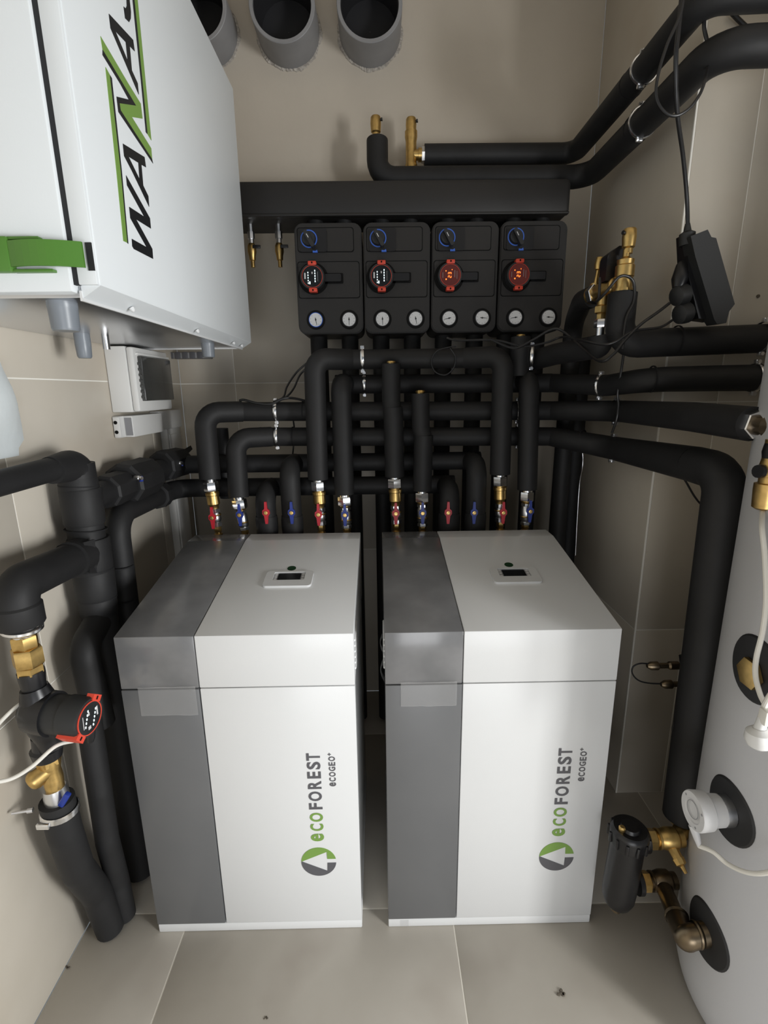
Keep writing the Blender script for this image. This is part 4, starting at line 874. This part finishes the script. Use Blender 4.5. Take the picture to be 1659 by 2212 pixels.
cable('thin_cable', 'thin black cable hanging behind the pipes at the right wall', [at(1347, 765, y=0.46), at(1342, 800, y=0.48), at(1334, 850, y=0.50), at(1336, 875, y=0.50), at(1332, 905, y=0.50), at(1322, 935, y=0.52)], 0.0040)
cable('thin_cable', 'thin black cable coiled in a ring below the third pump station', [at(985, 748, y=0.69), at(972, 750, y=0.69), at(945, 758, y=0.69), at(932, 780, y=0.69), at(940, 803, y=0.69), at(962, 810, y=0.69), at(980, 795, y=0.69), at(984, 772, y=0.69), at(972, 752, y=0.685)], 0.0026)
cable('thin_cable', 'thin black cable drooping below the thick bend at the right wall', [at(1462, 1015, y=0.30), at(1480, 1038, y=0.30), at(1500, 1072, y=0.30), at(1518, 1092, y=0.30), at(1545, 1104, y=0.29)], 0.0030)
cable('thin_cable', 'left of two black cables arching up from the third lattice pipe', [at(590, 868, y=0.74), at(612, 858, y=0.75), at(620, 835, y=0.78), at(640, 805, y=0.80), at(662, 785, y=0.80)], 0.0036)
cable('thin_cable', 'right of two black cables arching up from the third lattice pipe', [at(592, 872, y=0.735), at(620, 856, y=0.74), at(635, 838, y=0.77), at(648, 810, y=0.79), at(668, 790, y=0.80)], 0.0036)
cable('thin_cable', 'black cable lying along the third lattice pipe below the cabinet', [at(518, 865, y=0.74), at(528, 864, y=0.73), at(555, 871, y=0.72), at(585, 873, y=0.715), at(610, 862, y=0.72), at(632, 860, y=0.735), at(660, 866, y=0.75)], 0.0046)
cable('thin_cable', 'thin black cable hanging between the lattice pipes at the left', [at(633, 905, y=0.84), at(636, 930, y=0.84), at(634, 965, y=0.84), at(631, 990, y=0.84)], 0.0030)
cable('thin_wire', 'thin silvery wire along the upright pipe in the right corner', [at(1255, 965, y=0.80), at(1259, 985, y=0.80), at(1258, 1010, y=0.80), at(1252, 1045, y=0.82), at(1247, 1120, y=0.82), at(1243, 1200, y=0.82)], 0.0016, 'steel')

# ================================================================== TANK
TX, TY, TR, TZ = 1.765, -0.22, 0.33, 1.70
tk = thing('buffer_tank', 'tall silver-grey cylindrical buffer tank at the right edge', 'tank', (TX, TY, 0))
part('jacket', MB().lathe((TX, TY, 0.0), (0, 0, 1), [(0, TR-0.03), (0.012, TR-0.012), (0.05, TR-0.002), (0.09, TR), (TZ-0.06, TR), (TZ-0.02, TR-0.02), (TZ, TR-0.08), (TZ+0.01, 0.02)], 96), 'tank', tk)
def collar(z, r, nm='port_collar'):
    mb = MB(); n = 40; vs = []
    for ring, h in ((r, 0.0005), (r-0.004, 0.004), (0.030, 0.004)):
        for k in range(n):
            a = 2*pi*k/n; s_ = ring*cos(a); ang = pi+s_/TR
            vs.append(V((TX+(TR+h)*cos(ang), TY+0.0+(TR+h)*sin(ang), z+ring*sin(a))))
    fs = [(j*n+k, j*n+(k+1) % n, (j+1)*n+(k+1) % n, (j+1)*n+k) for j in range(2) for k in range(n)]+[tuple(2*n+k for k in range(n))]
    return part(nm, mb.add(vs, fs), 'rubber', tk, label='flat black port collar')
c1_ = collar(0.975, 0.072); collar(0.620, 0.072); collar(0.262, 0.072)
part('plug', MB().hexn((TX-TR-0.004, TY, 0.965), (-1, 0, 0), 0.010, 0.033), 'brass', c1_)
ts = thing('tank_sensor', 'round light grey immersion sensor head on the tank', 'sensor', (TX-TR-0.05, TY, 0.62))
part('steel_neck', MB().lathe((TX-TR-0.003, TY, 0.620), (-1, 0, 0), [(0, 0.034), (0.02, 0.034)], 28), 'steel', ts)
sh = part('head', MB().lathe((TX-TR-0.022, TY, 0.620), (-1, 0, 0), [(0, 0.034), (0.026, 0.035), (0.030, 0.041), (0.056, 0.043), (0.060, 0.041), (0.060, 0.027), (0.058, 0.025)], 36), 'sens', ts)
part('head_groove', MB().lathe((TX-TR-0.0822, TY, 0.624), (-1, 0, 0), [(0, 0.020), (0.0006, 0.020), (0.0006, 0.0185), (0, 0.0185)], 28, False, False), 'ledg', sh)
for a in (0.6, 2.6, 4.2): part('screw', MB().lathe((TX-TR-0.0815, TY+0.034*cos(a), 0.62+0.034*sin(a)), (-1, 0, 0), [(0, 0.0028), (0.001, 0.0028)], 8), 'ledg', sh)
part('strain_relief', MB().lathe((TX-TR-0.075, TY, 0.580), (0.2, -0.5, -1), [(0, 0.010), (0.03, 0.007), (0.045, 0.0045)], 14), 'sens', sh)
q0 = V((TX-TR-0.068, TY-0.018, 0.542))
cable('sensor_cable', 'white cable sagging from the tank sensor to the right edge', [q0, at(1540, 1840, x=1.38), at(1570, 1865, x=1.395), at(1605, 1882, x=1.405), at(1640, 1887, x=1.415), at(1690, 1878, x=1.425)], 0.0048, 'wcable')
# brass valve hanging from the chrome-nut pipe above the tank
b = at(1652, 1000, y=-0.14)
t = thing('brass_valve', 'vertical brass valve at the right picture edge in front of the tank', 'valve', (b.x, -0.14, 1.25))
bx_ = at(1650, 1060, y=-0.02)
xv_ = at(1657, 1060, y=-0.16).x-0.028
def zb(py): return at(1650, py, y=-0.16).z
YB_ = -0.16
part('body', MB().lathe((xv_+0.028, YB_, zb(1100)), (0, 0, 1), [(0, 0.016), (0.004, 0.022), (zb(1060)-zb(1100), 0.024), (zb(1045)-zb(1100), 0.024), (zb(1043)-zb(1100), 0.018), (zb(1030)-zb(1100), 0.018), (zb(1029)-zb(1100), 0.021), (zb(1010)-zb(1100), 0.021), (zb(985)-zb(1100), 0.017), (zb(950)-zb(1100), 0.017)], 20), 'brass', t)
part('knob', MB().lathe((xv_+0.010, YB_-0.004, zb(1017)), (-1, -0.2, 0), [(0, 0.010), (0.006, 0.014), (0.014, 0.013)], 14), 'plast', t)
part('collar', MB().lathe((xv_+0.028, YB_, zb(990)), (0, 0, 1), [(0, 0.018), (0.012, 0.020), (0.03, 0.017)], 16), 'plast', t)
cable('white_cable', 'white cable dropping from the brass valve across the black tank port', [(xv_+0.026, YB_, zb(1102)), at(1646, 1140, x=1.405), at(1652, 1200, x=1.40), at(1655, 1290, x=1.40), at(1648, 1360, x=1.40), at(1634, 1420, x=1.40), at(1632, 1460, x=1.40), at(1642, 1500, x=1.40), at(1654, 1525, x=1.40), at(1658, 1545, x=1.40)], 0.0050, 'wcable')
pg = thing('power_plug', 'white power plug dangling in front of the tank at the right edge', 'plug', at(1638, 1600, x=1.37))
q = at(1637, 1590, x=1.37)
part('plug_body', MB().lathe(q+V((0, 0, 0.018)), (0.1, -0.1, -1), [(0, 0.012), (0.008, 0.022), (0.022, 0.025), (0.034, 0.021), (0.042, 0.010)], 18), 'boxwhite', pg)
part('strain_relief', MB().lathe(q+V((0, 0, 0.012)), (0.2, 0.05, 1), [(0, 0.0105), (0.03, 0.0095), (0.045, 0.0065)], 12), 'boxwhite', pg)
cable('white_cable', 'short white cable running up from the dangling plug', [q+V((0.010, 0.0, 0.055)), at(1650, 1530, x=1.375), at(1662, 1505, x=1.38), at(1680, 1480, x=1.39)], 0.0052, 'wcable')
part('clip', MB().box(at(1652, 1548, x=1.372), (0.012, 0.02, 0.03), 0.003), 'wcable', pg)

# ================================================================== FILTER GROUP
FXC, FYC = 1.300, -0.062
tf = thing('magnetic_filter', 'black cylindrical water filter between the right heat pump and the tank', 'filter', (FXC, FYC, 0.12))
ax = V((0.03, -0.02, 1)).normalized(); fb = V((FXC+0.002, FYC, 0.155))
part('body', MB().lathe(fb, ax, [(0, 0.018), (0.008, 0.034), (0.03, 0.042), (0.06, 0.0435), (0.20, 0.0425), (0.215, 0.045), (0.218, 0.040)], 32), 'plast', tf)
lidp = fb+ax*0.216
ld = part('lid', MB().lathe(lidp, ax, [(0, 0.046), (0.030, 0.049), (0.040, 0.047), (0.046, 0.041), (0.044, 0.026), (0.052, 0.022)], 32), 'plast', tf)
xx_ = ax.cross(V((0, 1, 0))).normalized(); yy_ = ax.cross(xx_)
for k in range(12):
    a = 2*pi*k/12; q = lidp+ax*0.016+(xx_*cos(a)+yy_*sin(a))*0.049
    part('grip_rib', MB().box(q, (0.008, 0.008, 0.030), 0.002, Matrix.Rotation(a, 3, 'Z')), 'plast', ld)
part('vent_screw', MB().lathe(lidp+ax*0.046+V((-0.028, -0.010, 0)), ax, [(0, 0.008), (0.010, 0.009), (0.014, 0.006)], 8), 'brass', ld)
part('drain_plug', MB().lathe(fb+ax*0.004, -ax, [(0, 0.018), (0.012, 0.018), (0.016, 0.014), (0.026, 0.014), (0.028, 0.008)], 14), 'bronze', tf)
for py, lb in ((1812, 'upper brass valve between the filter and the thick black drop pipe'), (1903, 'lower brass valve between the filter and the bronze elbows')):
    z_ = at(1420, py, y=-0.05).z; y_ = -0.05
    g = thing('brass_valve', lb, 'valve', (1.40, y_, z_), 'two brass valves on the black filter')
    part('union_nut', MB().lathe((1.355, y_, z_), (1, 0, 0), [(0, 0.034), (0.012, 0.034)], 24), 'plast', g)
    part('nut', MB().hexn((1.366, y_, z_), (1, 0, 0), 0.026, 0.026, 0.52), 'brass', g)
    part('body', MB().lathe((1.390, y_, z_), (1, 0, 0), [(0, 0.019), (0.006, 0.019), (0.006, 0.026), (0.012, 0.026), (0.014, 0.022), (0.020, 0.025), (0.034, 0.029), (0.055, 0.028), (0.062, 0.022), (0.075, 0.022)], 22), 'bronze' if py > 1850 else 'brass', g)
    part('stem', MB().lathe((1.430, y_-0.02, z_-0.012), (0.2, -0.8, -0.5), [(0, 0.014), (0.022, 0.013), (0.022, 0.016), (0.036, 0.014), (0.040, 0.006), (0.056, 0.004)], 8), 'brass' if py < 1850 else 'bronze', g)
    if py < 1850:
        part('upper_elbow', MB().tube([(1.452, y_, z_), (1.490, y_+0.035, z_+0.008), (pb.x, pb.y, pb.z+0.02)], 0.021, 16, 0.03).hexn((pb.x, pb.y, pb.z-0.025), (0, 0, 1), 0.02, 0.029), 'brass', g)
        zval = z_
    else: zlow = z_
t = thing('bronze_elbow', 'bronze pipe with two elbows leading into the lowest tank port', 'pipe', (TX-TR-0.03, TY, 0.24))
zt = 0.258
part('pipe', MB().tube([(1.425, -0.052, zlow-0.002), (1.418, -0.10, zlow), (1.398, -0.185, zlow+0.012)], 0.0215, 20, 0.02), 'bronze', t)
part('elbow', MB().tube([(1.408, -0.150, zlow+0.008), (1.392, -0.215, zlow+0.020), (1.394, TY, zt-0.01), (TX-TR+0.002, TY, zt)], 0.0265, 22, 0.03), 'bronze', t)
part('rib', MB().lathe((1.408, -0.150, zlow+0.008), (-0.25, -0.9, 0.15), [(0, 0.0275), (0.004, 0.0295), (0.010, 0.0275)], 20, False, False).lathe((TX-TR-0.026, TY, zt-0.002), (1, 0, 0), [(0, 0.0275), (0.004, 0.0295), (0.010, 0.0275)], 20, False, False), 'bronze', t)
# two small gauges cocks behind, with a looped capillary
for px, py, lb in ((1420, 1438, 'upper small dark drain cock on the thick black drop pipe'), (1450, 1478, 'lower small dark drain cock on the thick black drop pipe')):
    q = at(px, py, y=0.14); g = thing('drain_cock', lb, 'valve', q)
    part('body', MB().lathe(q+V((-0.03, 0, 0)), (1, 0, 0), [(0, 0.006), (0.01, 0.012), (0.03, 0.013), (0.035, 0.008), (0.06, 0.008), (0.065, 0.012), (0.09, 0.012)], 12), 'bronze', g)
    part('lever', MB().box(q+V((0.062, -0.012, 0.018)), (0.01, 0.01, 0.045), 0.002, Matrix.Rotation(-0.25, 3, 'Y')), 'plast', g)
    part('stem', MB().lathe(q+V((0.05, 0, 0)), (1, -0.3, 0), [(0, 0.009), (0.06, 0.009)], 10), 'bronze', g)
cable('thin_cable', 'thin dark capillary loop between the two small drain cocks', [at(1412, 1436, y=0.14), at(1385, 1433, y=0.14), at(1368, 1440, y=0.14), at(1366, 1455, y=0.14), at(1380, 1470, y=0.14), at(1405, 1476, y=0.14), at(1440, 1477, y=0.14)], 0.0022)
cable('thin_cable', 'thin black strap on the thick black drop pipe', [at(1466, 1538, y=0.05), at(1458, 1555, y=0.03), at(1453, 1575, y=0.03), at(1454, 1597, y=0.04)], 0.0024)

# ================================================================== SMALL LITTER
for px, py, s_, lb in ((1210, 2145, 1.0, 'small brown crumb of grit on the floor near the tank'), (145, 2091, 0.6, 'tiny dark grit at the foot of the left wall'), (575, 2198, 0.45, 'tiny dark speck on the floor at the picture bottom')):
    q = at(px, py, z=0.0); mb = MB()
    for k in range(6):
        mb.box((q.x+random.uniform(-0.010, 0.010)*s_, q.y+random.uniform(-0.006, 0.006)*s_, 0.002*s_), (0.008*s_, 0.006*s_, 0.004*s_), 0.001*s_, Matrix.Rotation(random.random()*3, 3, 'Z'))
    tag(part('grit', mb, 'debris', loc=(q.x, q.y, 0)), lb, 'grit')
q = at(1645, 640, y=YC)
t = thing('wall_plug', 'small dark wall plug with a scratch in the right front wall', 'wall plug', q)
part('plug', MB().lathe((q.x-0.012, YC, q.z), (0, -1, 0), [(0, 0.005), (0.004, 0.005)], 10), 'debris', t)
